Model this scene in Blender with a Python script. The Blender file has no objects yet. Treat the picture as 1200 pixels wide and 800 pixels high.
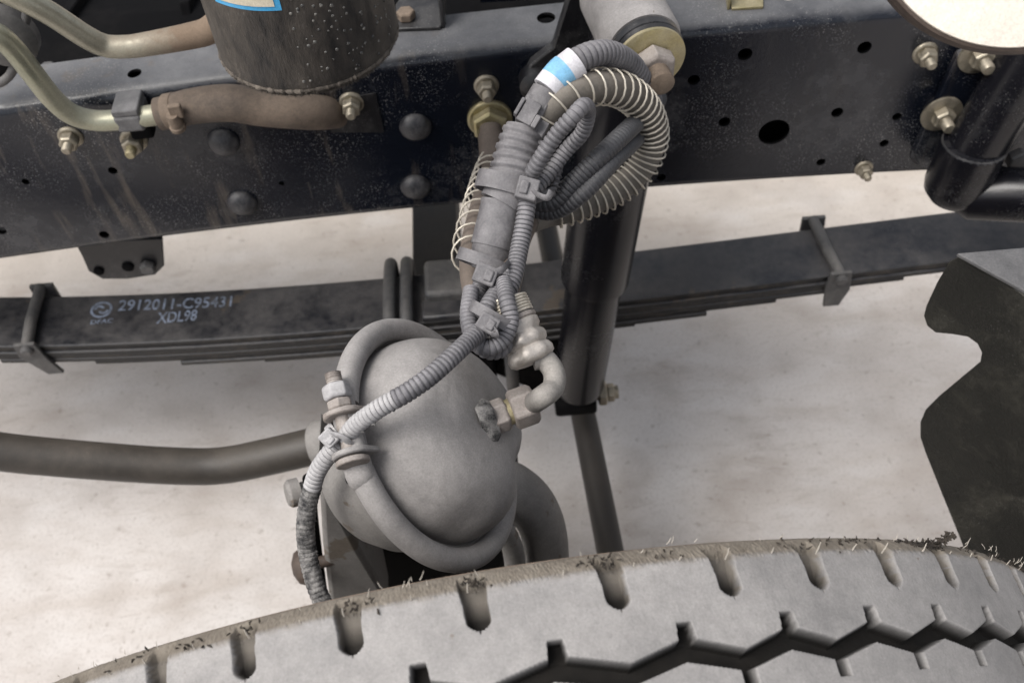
import bpy, bmesh, math, random
import numpy as np
from mathutils import Vector, Matrix
random.seed(4); rng = np.random.default_rng(4)
sc = bpy.context.scene

# ------------------------------------------------------------------ camera
PITCH = math.radians(52); ROLL = math.radians(4.9); FOC = 1150.0
CAM = Vector((0, -.79, 1.33))
FW = Vector((0, math.cos(PITCH), -math.sin(PITCH)))
_X = Vector((1, 0, 0)); _U = _X.cross(FW)
RT = _X*math.cos(ROLL) - _U*math.sin(ROLL)
UP = _X*math.sin(ROLL) + _U*math.cos(ROLL)
cd = bpy.data.cameras.new("camera"); cam = bpy.data.objects.new("camera", cd)
sc.collection.objects.link(cam)
m = Matrix((RT, UP, -FW)).transposed().to_4x4(); m.translation = CAM
cam.matrix_world = m
cd.sensor_width = 36; cd.lens = FOC/1200*36; cd.clip_start = .02; cd.clip_end = 200
cd.dof.use_dof = True; cd.dof.focus_distance = .67; cd.dof.aperture_fstop = 9.5
sc.camera = cam

# ------------------------------------------------------------------ light
w = bpy.data.worlds.new("World"); sc.world = w; w.use_nodes = True
nt = w.node_tree; nt.nodes.clear()
SUN_EL, SUN_AZ = math.radians(58), math.radians(250)      # azimuth clockwise from +Y
sky = nt.nodes.new('ShaderNodeTexSky'); sky.sky_type = 'NISHITA'; sky.sun_disc = False
sky.sun_elevation = SUN_EL; sky.sun_rotation = SUN_AZ; sky.dust_density = 4; sky.air_density = 1.0; sky.ozone_density = 1
hs = nt.nodes.new('ShaderNodeHueSaturation'); hs.inputs['Saturation'].default_value = .28
bg = nt.nodes.new('ShaderNodeBackground'); bg.inputs['Strength'].default_value = .125
wo = nt.nodes.new('ShaderNodeOutputWorld')
nt.links.new(sky.outputs[0], hs.inputs['Color']); nt.links.new(hs.outputs[0], bg.inputs[0]); nt.links.new(bg.outputs[0], wo.inputs[0])
sd = bpy.data.lights.new("sun", 'SUN'); sd.energy = 1.9; sd.angle = math.radians(35); sd.color = (1, .965, .92)
so = bpy.data.objects.new("sun", sd); sc.collection.objects.link(so)
sdir = Vector((math.sin(SUN_AZ)*math.cos(SUN_EL), math.cos(SUN_AZ)*math.cos(SUN_EL), math.sin(SUN_EL)))
so.rotation_euler = sdir.to_track_quat('Z', 'Y').to_euler(); so.location = (0, 0, 4)
vs = sc.view_settings
vs.view_transform = 'Standard'; vs.look = 'None'; vs.gamma = 1; vs.exposure = .58; vs.use_curve_mapping = False

# ------------------------------------------------------------------ measuring helpers (photo pixel -> place in the world)
def ray(px, py): return FW + RT*((px-600)/FOC) + UP*((400-py)/FOC)
def at(px, py, y):
    d = ray(px, py); return CAM + d*((y-CAM.y)/d.y)
def atz(px, py, z):
    d = ray(px, py); return CAM + d*((z-CAM.z)/d.z)
def dp(px, py, d): return CAM + ray(px, py)*d
def proj(p):
    q = Vector(p)-CAM; z = q.dot(FW)
    return (600+FOC*q.dot(RT)/z, 400-FOC*q.dot(UP)/z)

# ------------------------------------------------------------------ materials
def dusty(name, base, dust=(.30, .27, .235), amt=.3, up=.3, contrast=1.0, scale=18, r0=.45, r1=.9, metal=0.0,
          bump=.15, bscale=400, speck=0.0, stretch=None, streak=None, spec=.5, stain=None, stain_th=.62, stain_scale=9, grad=None, grain=.24):
    mt = bpy.data.materials.new(name); mt.use_nodes = True
    n = mt.node_tree; n.nodes.clear(); N = n.nodes.new; L = n.links.new
    out = N('ShaderNodeOutputMaterial'); b = N('ShaderNodeBsdfPrincipled'); L(b.outputs[0], out.inputs[0])
    tc = N('ShaderNodeTexCoord'); mp = N('ShaderNodeMapping'); L(tc.outputs['Object'], mp.inputs[0])
    if stretch: mp.inputs['Scale'].default_value = stretch
    def math_(op, a, b_, clamp=False):
        x = N('ShaderNodeMath'); x.operation = op; x.use_clamp = clamp
        for i, q in enumerate((a, b_)):
            if q is None: continue
            if isinstance(q, (int, float)): x.inputs[i].default_value = q
            else: L(q, x.inputs[i])
        return x.outputs[0]
    def noise(s, det=6, rough=.6, vec=None):
        x = N('ShaderNodeTexNoise'); x.inputs['Scale'].default_value = s; x.inputs['Detail'].default_value = det
        x.inputs['Roughness'].default_value = rough; L(vec or mp.outputs[0], x.inputs['Vector']); return x.outputs['Fac']
    def mix(f, a, b_):
        x = N('ShaderNodeMix'); x.data_type = 'RGBA'
        if isinstance(f, (int, float)): x.inputs[0].default_value = f
        else: L(f, x.inputs[0])
        for i, q in ((6, a), (7, b_)):
            if isinstance(q, tuple): x.inputs[i].default_value = (*q, 1)
            else: L(q, x.inputs[i])
        return x.outputs[2]
    g = N('ShaderNodeNewGeometry'); sx = N('ShaderNodeSeparateXYZ'); L(g.outputs['Normal'], sx.inputs[0])
    nz = math_('POWER', math_('MAXIMUM', sx.outputs[2], 0.0), 3.0)
    f = math_('MULTIPLY', math_('SUBTRACT', noise(scale), .5), contrast*1.6)
    f = math_('ADD', f, math_('MULTIPLY', math_('SUBTRACT', noise(scale*9, 4), .5), contrast*.6))
    f = math_('ADD', math_('ADD', f, amt), math_('MULTIPLY', nz, up), True)
    if grad:
        so3 = N('ShaderNodeSeparateXYZ'); L(tc.outputs['Object'], so3.inputs[0]); gr_ = N('ShaderNodeMapRange'); gr_.inputs['From Min'].default_value = grad[0]; gr_.inputs['From Max'].default_value = grad[1]
        L(math_('ADD', so3.outputs[0], math_('MULTIPLY', math_('SUBTRACT', noise(60), .5), .05)), gr_.inputs['Value']); f = math_('ADD', f, gr_.outputs[0], True)
    dvar = mix(noise(scale*.6, 3), tuple(c*.78 for c in dust), tuple(min(1, c*1.2) for c in dust))
    bvar = mix(noise(scale*1.7, 3), tuple(c*.75 for c in base), tuple(min(1, c*1.2) for c in base))
    col = mix(f, bvar, dvar)
    if stain:
        s = noise(stain_scale, 5, .65)
        r = N('ShaderNodeMapRange'); r.inputs['From Min'].default_value = stain_th; r.inputs['From Max'].default_value = stain_th+.02
        L(s, r.inputs['Value']); col = mix(math_('MULTIPLY', r.outputs[0], .8), col, stain)
    if streak:
        mp2 = N('ShaderNodeMapping'); L(tc.outputs['Object'], mp2.inputs[0]); mp2.inputs['Scale'].default_value = (55, 55, 7)
        s = noise(1.0, 5, .6, mp2.outputs[0]); s2 = noise(5, 3)
        r = N('ShaderNodeMapRange'); r.inputs['From Min'].default_value = .56; r.inputs['From Max'].default_value = .72
        L(math_('ADD', s, math_('MULTIPLY', math_('SUBTRACT', s2, .5), .35)), r.inputs['Value'])
        sx4 = N('ShaderNodeSeparateXYZ'); L(tc.outputs['Object'], sx4.inputs[0]); r4 = N('ShaderNodeMapRange'); r4.inputs['From Min'].default_value = .0; r4.inputs['From Max'].default_value = -.12; r4.inputs['To Min'].default_value = .10
        L(sx4.outputs[0], r4.inputs['Value'])
        col = mix(math_('MULTIPLY', math_('MULTIPLY', r.outputs[0], .6), r4.outputs[0]), col, streak)
    if speck:
        s = noise(700, 2, .5); r = N('ShaderNodeMapRange'); r.inputs['From Min'].default_value = .66-.04*speck; r.inputs['From Max'].default_value = .72-.04*speck
        L(s, r.inputs['Value']); s3 = noise(14, 3)
        sp = math_('MULTIPLY', r.outputs[0], math_('MULTIPLY', math_('SUBTRACT', s3, .42, True), 4.0, True))
        vo = N('ShaderNodeTexVoronoi'); vo.inputs['Scale'].default_value = 130; L(mp.outputs[0], vo.inputs['Vector'])
        r2 = N('ShaderNodeMapRange'); r2.inputs['From Min'].default_value = .10; r2.inputs['From Max'].default_value = .05
        L(vo.outputs['Distance'], r2.inputs['Value'])
        sp = math_('ADD', sp, math_('MULTIPLY', r2.outputs[0], math_('MULTIPLY', math_('SUBTRACT', s3, .45, True), 4.0, True)), True)
        col = mix(math_('MULTIPLY', sp, min(1, speck)), col, (.33, .32, .31))
    if grain:
        hv = N('ShaderNodeHueSaturation'); gn = noise(650, 3, .8); gn2 = noise(120, 4, .7)
        q = math_('ADD', math_('MULTIPLY', math_('SUBTRACT', gn, .5), grain*3.2), math_('MULTIPLY', math_('SUBTRACT', gn2, .5), grain*1.6))
        L(math_('ADD', q, 1.0), hv.inputs['Value']); L(col, hv.inputs['Color']); col = hv.outputs[0]
    L(col, b.inputs['Base Color'])
    rr = N('ShaderNodeMapRange'); rr.inputs['To Min'].default_value = r0; rr.inputs['To Max'].default_value = r1; L(f, rr.inputs['Value'])
    L(rr.outputs[0], b.inputs['Roughness'])
    if metal:
        mm = N('ShaderNodeMapRange'); mm.inputs['To Min'].default_value = metal; mm.inputs['To Max'].default_value = 0; L(f, mm.inputs['Value'])
        L(mm.outputs[0], b.inputs['Metallic'])
    b.inputs['Specular IOR Level'].default_value = spec
    if bump:
        bn = N('ShaderNodeBump'); bn.inputs['Strength'].default_value = bump; bn.inputs['Distance'].default_value = .001
        h = math_('ADD', noise(bscale, 5, .7), math_('MULTIPLY', noise(bscale*.12, 3), 1.5))
        L(h, bn.inputs['Height']); L(bn.outputs[0], b.inputs['Normal'])
    return mt

DUST = (.30, .275, .25)
M = {}
M['rail'] = dusty('black rail paint', (.006, .008, .014), (.165, .165, .17), amt=-.04, up=.62, contrast=.7, scale=9, spec=.5, r0=.2, r1=.85, bump=.15, bscale=260, speck=.8, streak=(.12, .10, .082))
M['black'] = dusty('black chassis paint', (.007, .007, .009), (.13, .125, .12), amt=.02, up=.15, contrast=.6, scale=14, r0=.35, bump=.12, speck=.5)
M['rivet'] = dusty('dusty rivet', (.02, .02, .024), (.16, .155, .155), amt=.08, up=.3, contrast=1.0, scale=60, r0=.35, bump=.3)
M['shock'] = dusty('black shock paint', (.005, .005, .007), (.09, .09, .092), amt=-.04, up=.1, contrast=.4, scale=14, r0=.26, bump=.08, speck=.4, spec=.4)
M['deep'] = dusty('shade black underside', (.003, .003, .0035), (.035, .032, .03), amt=.0, up=.0, contrast=.4, scale=10, r0=.8, bump=.1, spec=.08)  # near-black base holds the shade of the enclosed underside
M['leaf'] = dusty('spring steel paint', (.014, .015, .019), (.10, .093, .09), amt=.16, up=.2, contrast=1.3, scale=11, r0=.32, bump=.2, bscale=220, stain=(.085, .068, .052), stain_th=.64, speck=.25)
M['leafside'] = dusty('leaf edge', (.006, .006, .007), (.085, .072, .06), amt=.12, up=.2, contrast=1.6, scale=30, r0=.5, bump=.3, bscale=200)
M['clip'] = dusty('clip steel', (.05, .05, .053), (.16, .15, .14), amt=.25, up=.2, r0=.5, bump=.2)
M['chamber'] = dusty('dust coated chamber paint', (.185, .176, .172), (.325, .308, .298), amt=.42, up=.38, contrast=.9, scale=16, r0=.55, r1=.9, bump=.30, bscale=700, speck=.45)
M['chamber_dirty'] = dusty('dust coated bracket iron', (.14, .132, .125), (.30, .285, .27), amt=.3, up=.4, contrast=.6, scale=16, r0=.7, bump=.25, stain=(.12, .095, .07), stain_th=.56, stain_scale=14)
M['band'] = dusty('dust coated clamp band', (.18, .171, .168), (.335, .318, .308), amt=.38, up=.42, contrast=.9, scale=20, r0=.55, bump=.25, bscale=600, stain=(.14, .12, .10), stain_th=.68, stain_scale=30)
M['tan'] = dusty('dusty tan steel', (.17, .14, .12), (.35, .318, .297), amt=.45, up=.4, contrast=.7, scale=40, r0=.45, metal=.3, bump=.2)
M['ferrule'] = dusty('pink zinc ferrule', (.46, .42, .38), (.38, .355, .33), amt=.25, up=.2, contrast=1.2, scale=60, r0=.3, metal=.7, bump=.2)
M['elbow'] = dusty('dusty elbow steel', (.15, .14, .13), (.33, .31, .285), amt=.4, up=.35, contrast=.7, scale=40, r0=.45, metal=.2, bump=.25)
M['muddypipe'] = dusty('olive zinc pipe going muddy', (.33, .315, .25), (.165, .12, .085), amt=.0, up=.12, contrast=.8, scale=20, r0=.32, metal=.5, bump=.15, grad=(-.02, .05))
M['lip'] = dusty('dusty grey lip', (.05, .05, .052), (.19, .185, .185), amt=.4, up=.3, r0=.5)
M['zinc'] = dusty('dull zinc nut', (.30, .27, .21), (.30, .26, .21), amt=.2, up=.2, contrast=.9, scale=60, r0=.35, metal=.85, bump=.1)
M['brass'] = dusty('yellow zinc plate', (.38, .33, .18), (.32, .28, .22), amt=.2, up=.2, contrast=1, scale=50, r0=.35, metal=.8, bump=.1)
M['pipe'] = dusty('olive zinc pipe', (.37, .37, .28), (.28, .24, .18), amt=.12, up=.12, contrast=.9, scale=14, r0=.32, metal=.6, bump=.08)
M['brown'] = dusty('mud coated rubber', (.05, .040, .034), (.18, .138, .105), amt=.5, up=.3, contrast=1.3, scale=20, r0=.75, bump=.3)
M['clamp'] = dusty('mud coated clamp', (.13, .10, .075), (.21, .16, .12), amt=.5, up=.3, scale=50, r0=.6, metal=.3, bump=.3)
M['hose'] = dusty('dusty hose rubber', (.065, .058, .050), (.24, .215, .185), amt=.3, up=.45, contrast=.5, scale=30, r0=.6, bump=.2)
M['hosedark'] = dusty('brown hose rubber', (.07, .053, .043), (.16, .13, .108), amt=.4, up=.3, contrast=.5, scale=40, r0=.6, bump=.25)
M['wire'] = dusty('zinc spring wire', (.60, .555, .47), (.46, .42, .37), amt=.25, up=.2, contrast=.5, scale=80, r0=.3, metal=.7, bump=0)
M['plastic'] = dusty('grey loom plastic', (.075, .072, .078), (.235, .225, .228), amt=.3, up=.35, contrast=.9, scale=40, r0=.5, bump=.15)
M['plasticdark'] = dusty('loom groove', (.03, .03, .035), (.15, .145, .15), amt=.3, up=.3, contrast=.5, scale=60, r0=.6, bump=0)
M['conduit'] = dusty('grey conduit crest', (.065, .063, .070), (.245, .236, .246), amt=.3, up=.42, contrast=.9, scale=40, r0=.45, bump=.1)
M['conduitdark'] = dusty('dark conduit crest', (.02, .02, .024), (.13, .13, .135), amt=.2, up=.3, contrast=.4, scale=40, r0=.4, bump=.05)
M['whitedust'] = dusty('whitish dusty conduit', (.22, .215, .225), (.42, .41, .41), amt=.45, up=.5, contrast=.5, scale=40, r0=.7, bump=.2)
M['fuzz'] = dusty('muddy conduit', (.03, .03, .032), (.28, .27, .26), amt=.42, up=.3, contrast=2.2, scale=120, r0=.8, bump=1.0, bscale=900)
M['whitetape'] = dusty('white tape', (.62, .61, .64), (.48, .46, .48), amt=.25, up=.1, contrast=.8, scale=60, r0=.5, bump=.1)
M['bluetape'] = dusty('blue tape', (.17, .43, .66), (.30, .42, .5), amt=.12, up=.1, contrast=.5, scale=60, r0=.45, bump=.05)
M['mark'] = dusty('stencil paint', (.25, .30, .40), (.10, .11, .13), amt=.42, up=0, contrast=2.2, scale=110, r0=.7, bump=0)
M['canister'] = dusty('oily canister paint', (.010, .010, .011), (.125, .105, .085), amt=.42, up=.3, contrast=1.5, scale=13, r0=.35, bump=1.0, bscale=450, speck=.6, stretch=(1, 1, .35), streak=None)
M['grit'] = dusty('dry grit', (.04, .033, .027), (.17, .145, .12), amt=.4, up=.2, contrast=1.5, scale=90, r0=.9, bump=0)
M['drops'] = dusty('oil drops', (.03, .03, .03), (.2, .19, .17), amt=.3, up=.1, contrast=2, scale=200, r0=.12, r1=.4, bump=0)
M['cream'] = dusty('cream paint', (.70, .645, .57), (.60, .53, .44), amt=.1, up=.1, contrast=.3, scale=8, r0=.4, bump=.03)
M['rodpaint'] = dusty('dark rod paint', (.010, .008, .007), (.045, .037, .03), amt=.05, up=.2, contrast=.9, scale=14, r0=.5, bump=.15)
M['rim'] = dusty('brown rubber rim', (.05, .035, .028), (.12, .09, .07), amt=.2, up=.2, r0=.6)
M['guard'] = dusty('black mudguard plastic', (.012, .012, .010), (.075, .07, .055), amt=.02, up=.4, contrast=.9, scale=20, r0=.42, bump=.7, bscale=350, speck=.25)
M['bar'] = dusty('brown grey bar paint', (.022, .019, .016), (.10, .085, .07), amt=.28, up=.15, contrast=.7, scale=14, r0=.4, bump=.15)
M['labelwhite'] = dusty('label paper', (.62, .56, .44), (.4, .34, .26), amt=.2, up=.1, contrast=.8, scale=50, r0=.5, bump=0)
M['labelblue'] = dusty('label blue', (.03, .32, .62), (.2, .3, .4), amt=.12, up=.1, contrast=.5, scale=50, r0=.4, bump=0)
M['twig'] = dusty('dry debris', (.02, .016, .013), (.10, .08, .06), amt=.15, up=.1, contrast=1, scale=60, r0=.9)
M['hair'] = dusty('pale rubber hair', (.42, .38, .33), (.5, .46, .4), amt=.3, up=.2, scale=60, r0=.8, bump=0)

def tyre_mat():
    mt = dusty('worn tyre rubber', (.185, .179, .176), (.30, .287, .278), amt=.4, up=.3, contrast=1.5, scale=13, r0=.75, r1=.92, bump=.3, bscale=500, speck=.3, spec=.3, stain=(.17, .14, .115), stain_th=.69, stain_scale=55, grain=.2)
    n = mt.node_tree; b = [x for x in n.nodes if x.type == 'BSDF_PRINCIPLED'][0]
    src = b.inputs['Base Color'].links[0].from_socket
    a = n.nodes.new('ShaderNodeAttribute'); a.attribute_name = 'wear'
    sep = n.nodes.new('ShaderNodeSeparateColor'); n.links.new(a.outputs['Color'], sep.inputs[0])
    tc = n.nodes.new('ShaderNodeTexCoord'); no = n.nodes.new('ShaderNodeTexNoise'); no.inputs['Scale'].default_value = 90; no.inputs['Detail'].default_value = 6
    n.links.new(tc.outputs['Object'], no.inputs['Vector'])
    def mx(f, A, B):
        x = n.nodes.new('ShaderNodeMix'); x.data_type = 'RGBA'; n.links.new(f, x.inputs[0])
        for i, q in ((6, A), (7, B)):
            if isinstance(q, tuple): x.inputs[i].default_value = (*q, 1)
            else: n.links.new(q, x.inputs[i])
        return x.outputs[2]
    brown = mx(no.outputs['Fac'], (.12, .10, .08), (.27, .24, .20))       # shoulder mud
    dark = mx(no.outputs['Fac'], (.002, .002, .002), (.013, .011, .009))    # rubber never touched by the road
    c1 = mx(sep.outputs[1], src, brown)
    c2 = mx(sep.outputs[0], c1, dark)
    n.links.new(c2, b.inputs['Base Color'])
    return mt
M['tyre'] = tyre_mat()

def ground_mat():
    mt = bpy.data.materials.new('pale stained concrete'); mt.use_nodes = True
    n = mt.node_tree; b = n.nodes['Principled BSDF']; N = n.nodes.new; L = n.links.new
    tc = N('ShaderNodeTexCoord')
    def noise(s, det=5, sc_=(1, 1, 1), dist=0):
        mp = N('ShaderNodeMapping'); mp.inputs['Scale'].default_value = sc_; L(tc.outputs['Object'], mp.inputs[0])
        x = N('ShaderNodeTexNoise'); x.inputs['Scale'].default_value = s; x.inputs['Detail'].default_value = det; x.inputs['Distortion'].default_value = dist
        L(mp.outputs[0], x.inputs['Vector']); return x.outputs['Fac']
    def ramp(f, a, b_):
        r = N('ShaderNodeMapRange'); r.inputs['From Min'].default_value = a; r.inputs['From Max'].default_value = b_; L(f, r.inputs['Value']); return r.outputs[0]
    def mix(f, a, b_):
        x = N('ShaderNodeMix'); x.data_type = 'RGBA'; L(f, x.inputs[0])
        for i, q in ((6, a), (7, b_)):
            if isinstance(q, tuple): x.inputs[i].default_value = (*q, 1)
            else: L(q, x.inputs[i])
        return x.outputs[2]
    def mul(a, k):
        x = N('ShaderNodeMath'); x.operation = 'MULTIPLY'; L(a, x.inputs[0])
        if isinstance(k, (int, float)): x.inputs[1].default_value = k
        else: L(k, x.inputs[1])
        return x.outputs[0]
    c = mix(ramp(noise(2.2, 4), .35, .65), (.56, .525, .50), (.45, .41, .38))
    # warmer, darker strip of concrete further under the truck
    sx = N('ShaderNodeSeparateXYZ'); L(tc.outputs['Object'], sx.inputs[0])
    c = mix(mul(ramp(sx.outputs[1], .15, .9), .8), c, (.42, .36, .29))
    c = mix(mul(ramp(noise(9, 6), .48, .72), .42), c, (.27, .23, .20))
    # soft brown smudges drawn out along x, with grit in them
    c = mix(mul(ramp(noise(5, 8, (1, 3.4, 1), .9), .50, .70), .28), c, (.32, .26, .21))
    c = mix(mul(mul(ramp(noise(22, 6, (1, 3.0, 1), .8), .54, .66), ramp(noise(4, 3), .42, .60)), .26), c, (.24, .195, .16))
    c = mix(mul(ramp(noise(6, 4, (1, 2.2, 1)), .52, .70), .25), c, (.66, .645, .635))
    c = mix(mul(ramp(noise(75, 4), .63, .70), .40), c, (.22, .18, .15))
    c = mix(mul(ramp(noise(220, 3), .50, .75), .45), c, (.30, .27, .245))
    L(c, b.inputs['Base Color']); b.inputs['Roughness'].default_value = .85
    bn = N('ShaderNodeBump'); bn.inputs['Strength'].default_value = .3; bn.inputs['Distance'].default_value = .004
    c_dummy = None; L(noise(60, 6), bn.inputs['Height']); L(bn.outputs[0], b.inputs['Normal'])
    return mt
M['ground'] = ground_mat()

# ------------------------------------------------------------------ mesh builder
WORLD = {}
def frame_of(ax, hint=None):
    ax = Vector(ax).normalized()
    h = Vector(hint) if hint is not None else (Vector((0, 0, 1)) if abs(ax.z) < .9 else Vector((1, 0, 0)))
    a = (h - ax*h.dot(ax)).normalized(); b = ax.cross(a)
    return a, b, ax
class MB:
    def __init__(s): s.v = []; s.f = []; s.m = []
    def add(s, vs_, fs, mi=0):
        o = len(s.v); s.v += [tuple(v) for v in vs_]; s.f += [tuple(i+o for i in f) for f in fs]
        s.m += ([mi]*len(fs) if isinstance(mi, int) else list(mi)); return s
    def box(s, c, size, a=(1, 0, 0), b=(0, 1, 0), cc=(0, 0, 1), mi=0):
        c = Vector(c); a = Vector(a)*size[0]/2; b = Vector(b)*size[1]/2; d = Vector(cc)*size[2]/2
        vs_ = [c+a*i+b*j+d*k for i in (-1, 1) for j in (-1, 1) for k in (-1, 1)]
        return s.add(vs_, [(0, 1, 3, 2), (4, 6, 7, 5), (0, 4, 5, 1), (2, 3, 7, 6), (0, 2, 6, 4), (1, 5, 7, 3)], mi)
    def prism(s, poly, off, mi=0):
        n = len(poly); off = Vector(off); vs_ = [Vector(p) for p in poly]+[Vector(p)+off for p in poly]
        fs = [tuple(range(n)), tuple(reversed(range(n, 2*n)))]+[(i, i+n, (i+1) % n+n, (i+1) % n) for i in range(n)]
        return s.add(vs_, fs, mi)
    def lathe(s, o, ax, prof, seg=32, mi=0, hint=None, fn=None, cap=True):
        o = Vector(o); a, b, ax = frame_of(ax, hint); vs_ = []; fs = []; ms = []
        for i, (r, h) in enumerate(prof):
            for k in range(seg):
                t = 2*math.pi*k/seg; rr, hh = (r, h) if fn is None else fn(r, h, t)
                vs_.append(o+ax*hh+(a*math.cos(t)+b*math.sin(t))*rr)
        for i in range(len(prof)-1):
            for k in range(seg):
                k2 = (k+1) % seg; fs.append((i*seg+k, i*seg+k2, (i+1)*seg+k2, (i+1)*seg+k)); ms.append(mi if isinstance(mi, int) else mi[i])
        if cap:
            fs.append(tuple(reversed(range(seg)))); fs.append(tuple(range((len(prof)-1)*seg, len(prof)*seg))); ms += [ms[0], ms[-1]]
        return s.add(vs_, fs, ms)
    def hexn(s, o, ax, r, h, mi=0, hint=None):
        return s.lathe(o, ax, [(r*.86, 0), (r, h*.14), (r, h*.84), (r*.84, h)], 6, mi, hint)
    def tube(s, pts, r, seg=12, mi=0, cap=True, flat=1.0, hint=None):
        pts = [Vector(p) for p in pts]; n = len(pts)
        T = [(pts[min(i+1, n-1)]-pts[max(i-1, 0)]).normalized() for i in range(n)]
        a, b, _ = frame_of(T[0], hint); vs_ = []; fs = []; ms = []
        for i in range(n):
            a = (a-T[i]*a.dot(T[i])).normalized(); b = T[i].cross(a)
            rr = r[i] if hasattr(r, '__len__') else (r(i/(n-1)) if callable(r) else r)
            for k in range(seg):
                t = 2*math.pi*k/seg; vs_.append(pts[i]+a*math.cos(t)*rr+b*math.sin(t)*rr*flat)
        for i in range(n-1):
            mm = mi if isinstance(mi, int) else mi(i)
            for k in range(seg):
                k2 = (k+1) % seg; fs.append((i*seg+k, i*seg+k2, (i+1)*seg+k2, (i+1)*seg+k)); ms.append(mm)
        if cap:
            fs.append(tuple(reversed(range(seg)))); fs.append(tuple(range((n-1)*seg, n*seg))); ms += [ms[0], ms[-1]]
        return s.add(vs_, fs, ms)
    def build(s, name, mats, parent=None, ang=40, smooth=True, bevel=0, kind=None, label=None, flip=False):
        P_ = np.array(s.v, dtype=float); o = (P_.min(0)+P_.max(0))/2
        me = bpy.data.meshes.new(name); me.from_pydata([tuple(p) for p in (P_-o)], [], s.f)
        for mt in (mats if isinstance(mats, (list, tuple)) else [mats]): me.materials.append(M[mt] if isinstance(mt, str) else mt)
        me.polygons.foreach_set('material_index', s.m)
        bm = bmesh.new(); bm.from_mesh(me); bmesh.ops.recalc_face_normals(bm, faces=bm.faces); bm.to_mesh(me); bm.free()
        if smooth:
            me.polygons.foreach_set('use_smooth', [True]*len(me.polygons)); me.set_sharp_from_angle(angle=math.radians(ang))
        me.update()
        ob = bpy.data.objects.new(name, me); sc.collection.objects.link(ob)
        place(ob, Vector(o), parent)
        if bevel:
            bv = ob.modifiers.new('bevel', 'BEVEL'); bv.width = bevel; bv.segments = 2; bv.limit_method = 'ANGLE'; bv.angle_limit = math.radians(35)
        if kind: ob['kind'] = kind
        if label: ob['label'] = label
        return ob
def place(ob, o, parent=None):
    WORLD[ob.name] = Vector(o)
    if parent is not None: ob.parent = parent; ob.location = Vector(o)-WORLD[parent.name]
    else: ob.location = o
def thing(name, label, cat, loc, group=None):
    o = bpy.data.objects.new(name, None); sc.collection.objects.link(o); o.empty_display_size = .02
    place(o, Vector(loc)); o['label'] = label; o['category'] = cat
    if group: o['group'] = group
    return o
def copy_to(src, loc, parent):
    c = src.copy(); sc.collection.objects.link(c); place(c, Vector(loc), parent); return c

def spline(ctrl, step=.002):
    P_ = [Vector(c) for c in ctrl]; P_ = [P_[0]*2-P_[1]]+P_+[P_[-1]*2-P_[-2]]; out = []
    for i in range(1, len(P_)-2):
        p0, p1, p2, p3 = P_[i-1:i+3]
        for k in range(24):
            t = k/24
            out.append(.5*((2*p1)+(p2-p0)*t+(2*p0-5*p1+4*p2-p3)*t*t+(3*p1-p0-3*p2+p3)*t**3))
    out.append(P_[-2]); d = [0]
    for a, b in zip(out, out[1:]): d.append(d[-1]+(b-a).length)
    n = max(2, int(d[-1]/step)); res = []; j = 0
    for i in range(n+1):
        s_ = d[-1]*i/n
        while j < len(d)-2 and d[j+1] < s_: j += 1
        f = (s_-d[j])/max(1e-9, d[j+1]-d[j]); res.append(out[j].lerp(out[j+1], min(1, max(0, f))))
    return res
def px(*pts): return [dp(*p) for p in pts]              # (pixel x, pixel y, distance along the view axis)
def corrugated(ctrl, r, pitch=.0034, depth=.13, seg=14, name='conduit', mats=('conduit', 'plasticdark'), parent=None, **kw):
    p = spline(ctrl, pitch/5); n = len(p)
    prof = [1-depth*.8, 1-depth*.1, 1, 1, 1-depth*.1]
    rr = [r*prof[i % 5]*(1+.02*math.sin(i*.013)) for i in range(n)]
    mb = MB().tube(p, rr, seg, mi=lambda i: 1 if i % 5 == 4 else 0)
    return mb.build(name, list(mats), parent, ang=75, **kw)
def coil_path(p, r, pitches, wob=0):
    """helix round a sampled path; pitches(s 0..1) gives metres per turn"""
    n = len(p); T = [(p[min(i+1, n-1)]-p[max(i-1, 0)]).normalized() for i in range(n)]; a, b, _ = frame_of(T[0]); ph = 0; out = []
    for i in range(n-1):
        a = (a-T[i]*a.dot(T[i])).normalized(); st = (p[i+1]-p[i]).length; s_ = i/(n-1)
        dph = 2*math.pi*st/pitches(s_); k = max(1, int(dph/.42)+1)
        for q in range(k):
            f = q/k; c = p[i].lerp(p[i+1], f); t_ = T[i].lerp(T[i+1], f).normalized()
            aa = (a-t_*a.dot(t_)).normalized(); bb = t_.cross(aa); R_ = r(s_) if callable(r) else r
            an = ph+dph*f; out.append(c+(aa*math.cos(an)+bb*math.sin(an))*R_)
        ph += dph
    return out

# ================================================================== SETTING
G = -.047
n = 24; gv = []; gf = []
mb = MB()
mb.add([(-40, -40, G), (40, -40, G), (40, 40, G), (-40, 40, G)], [(0, 1, 2, 3)])
g = mb.build('ground', 'ground', smooth=False, kind='structure')

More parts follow.
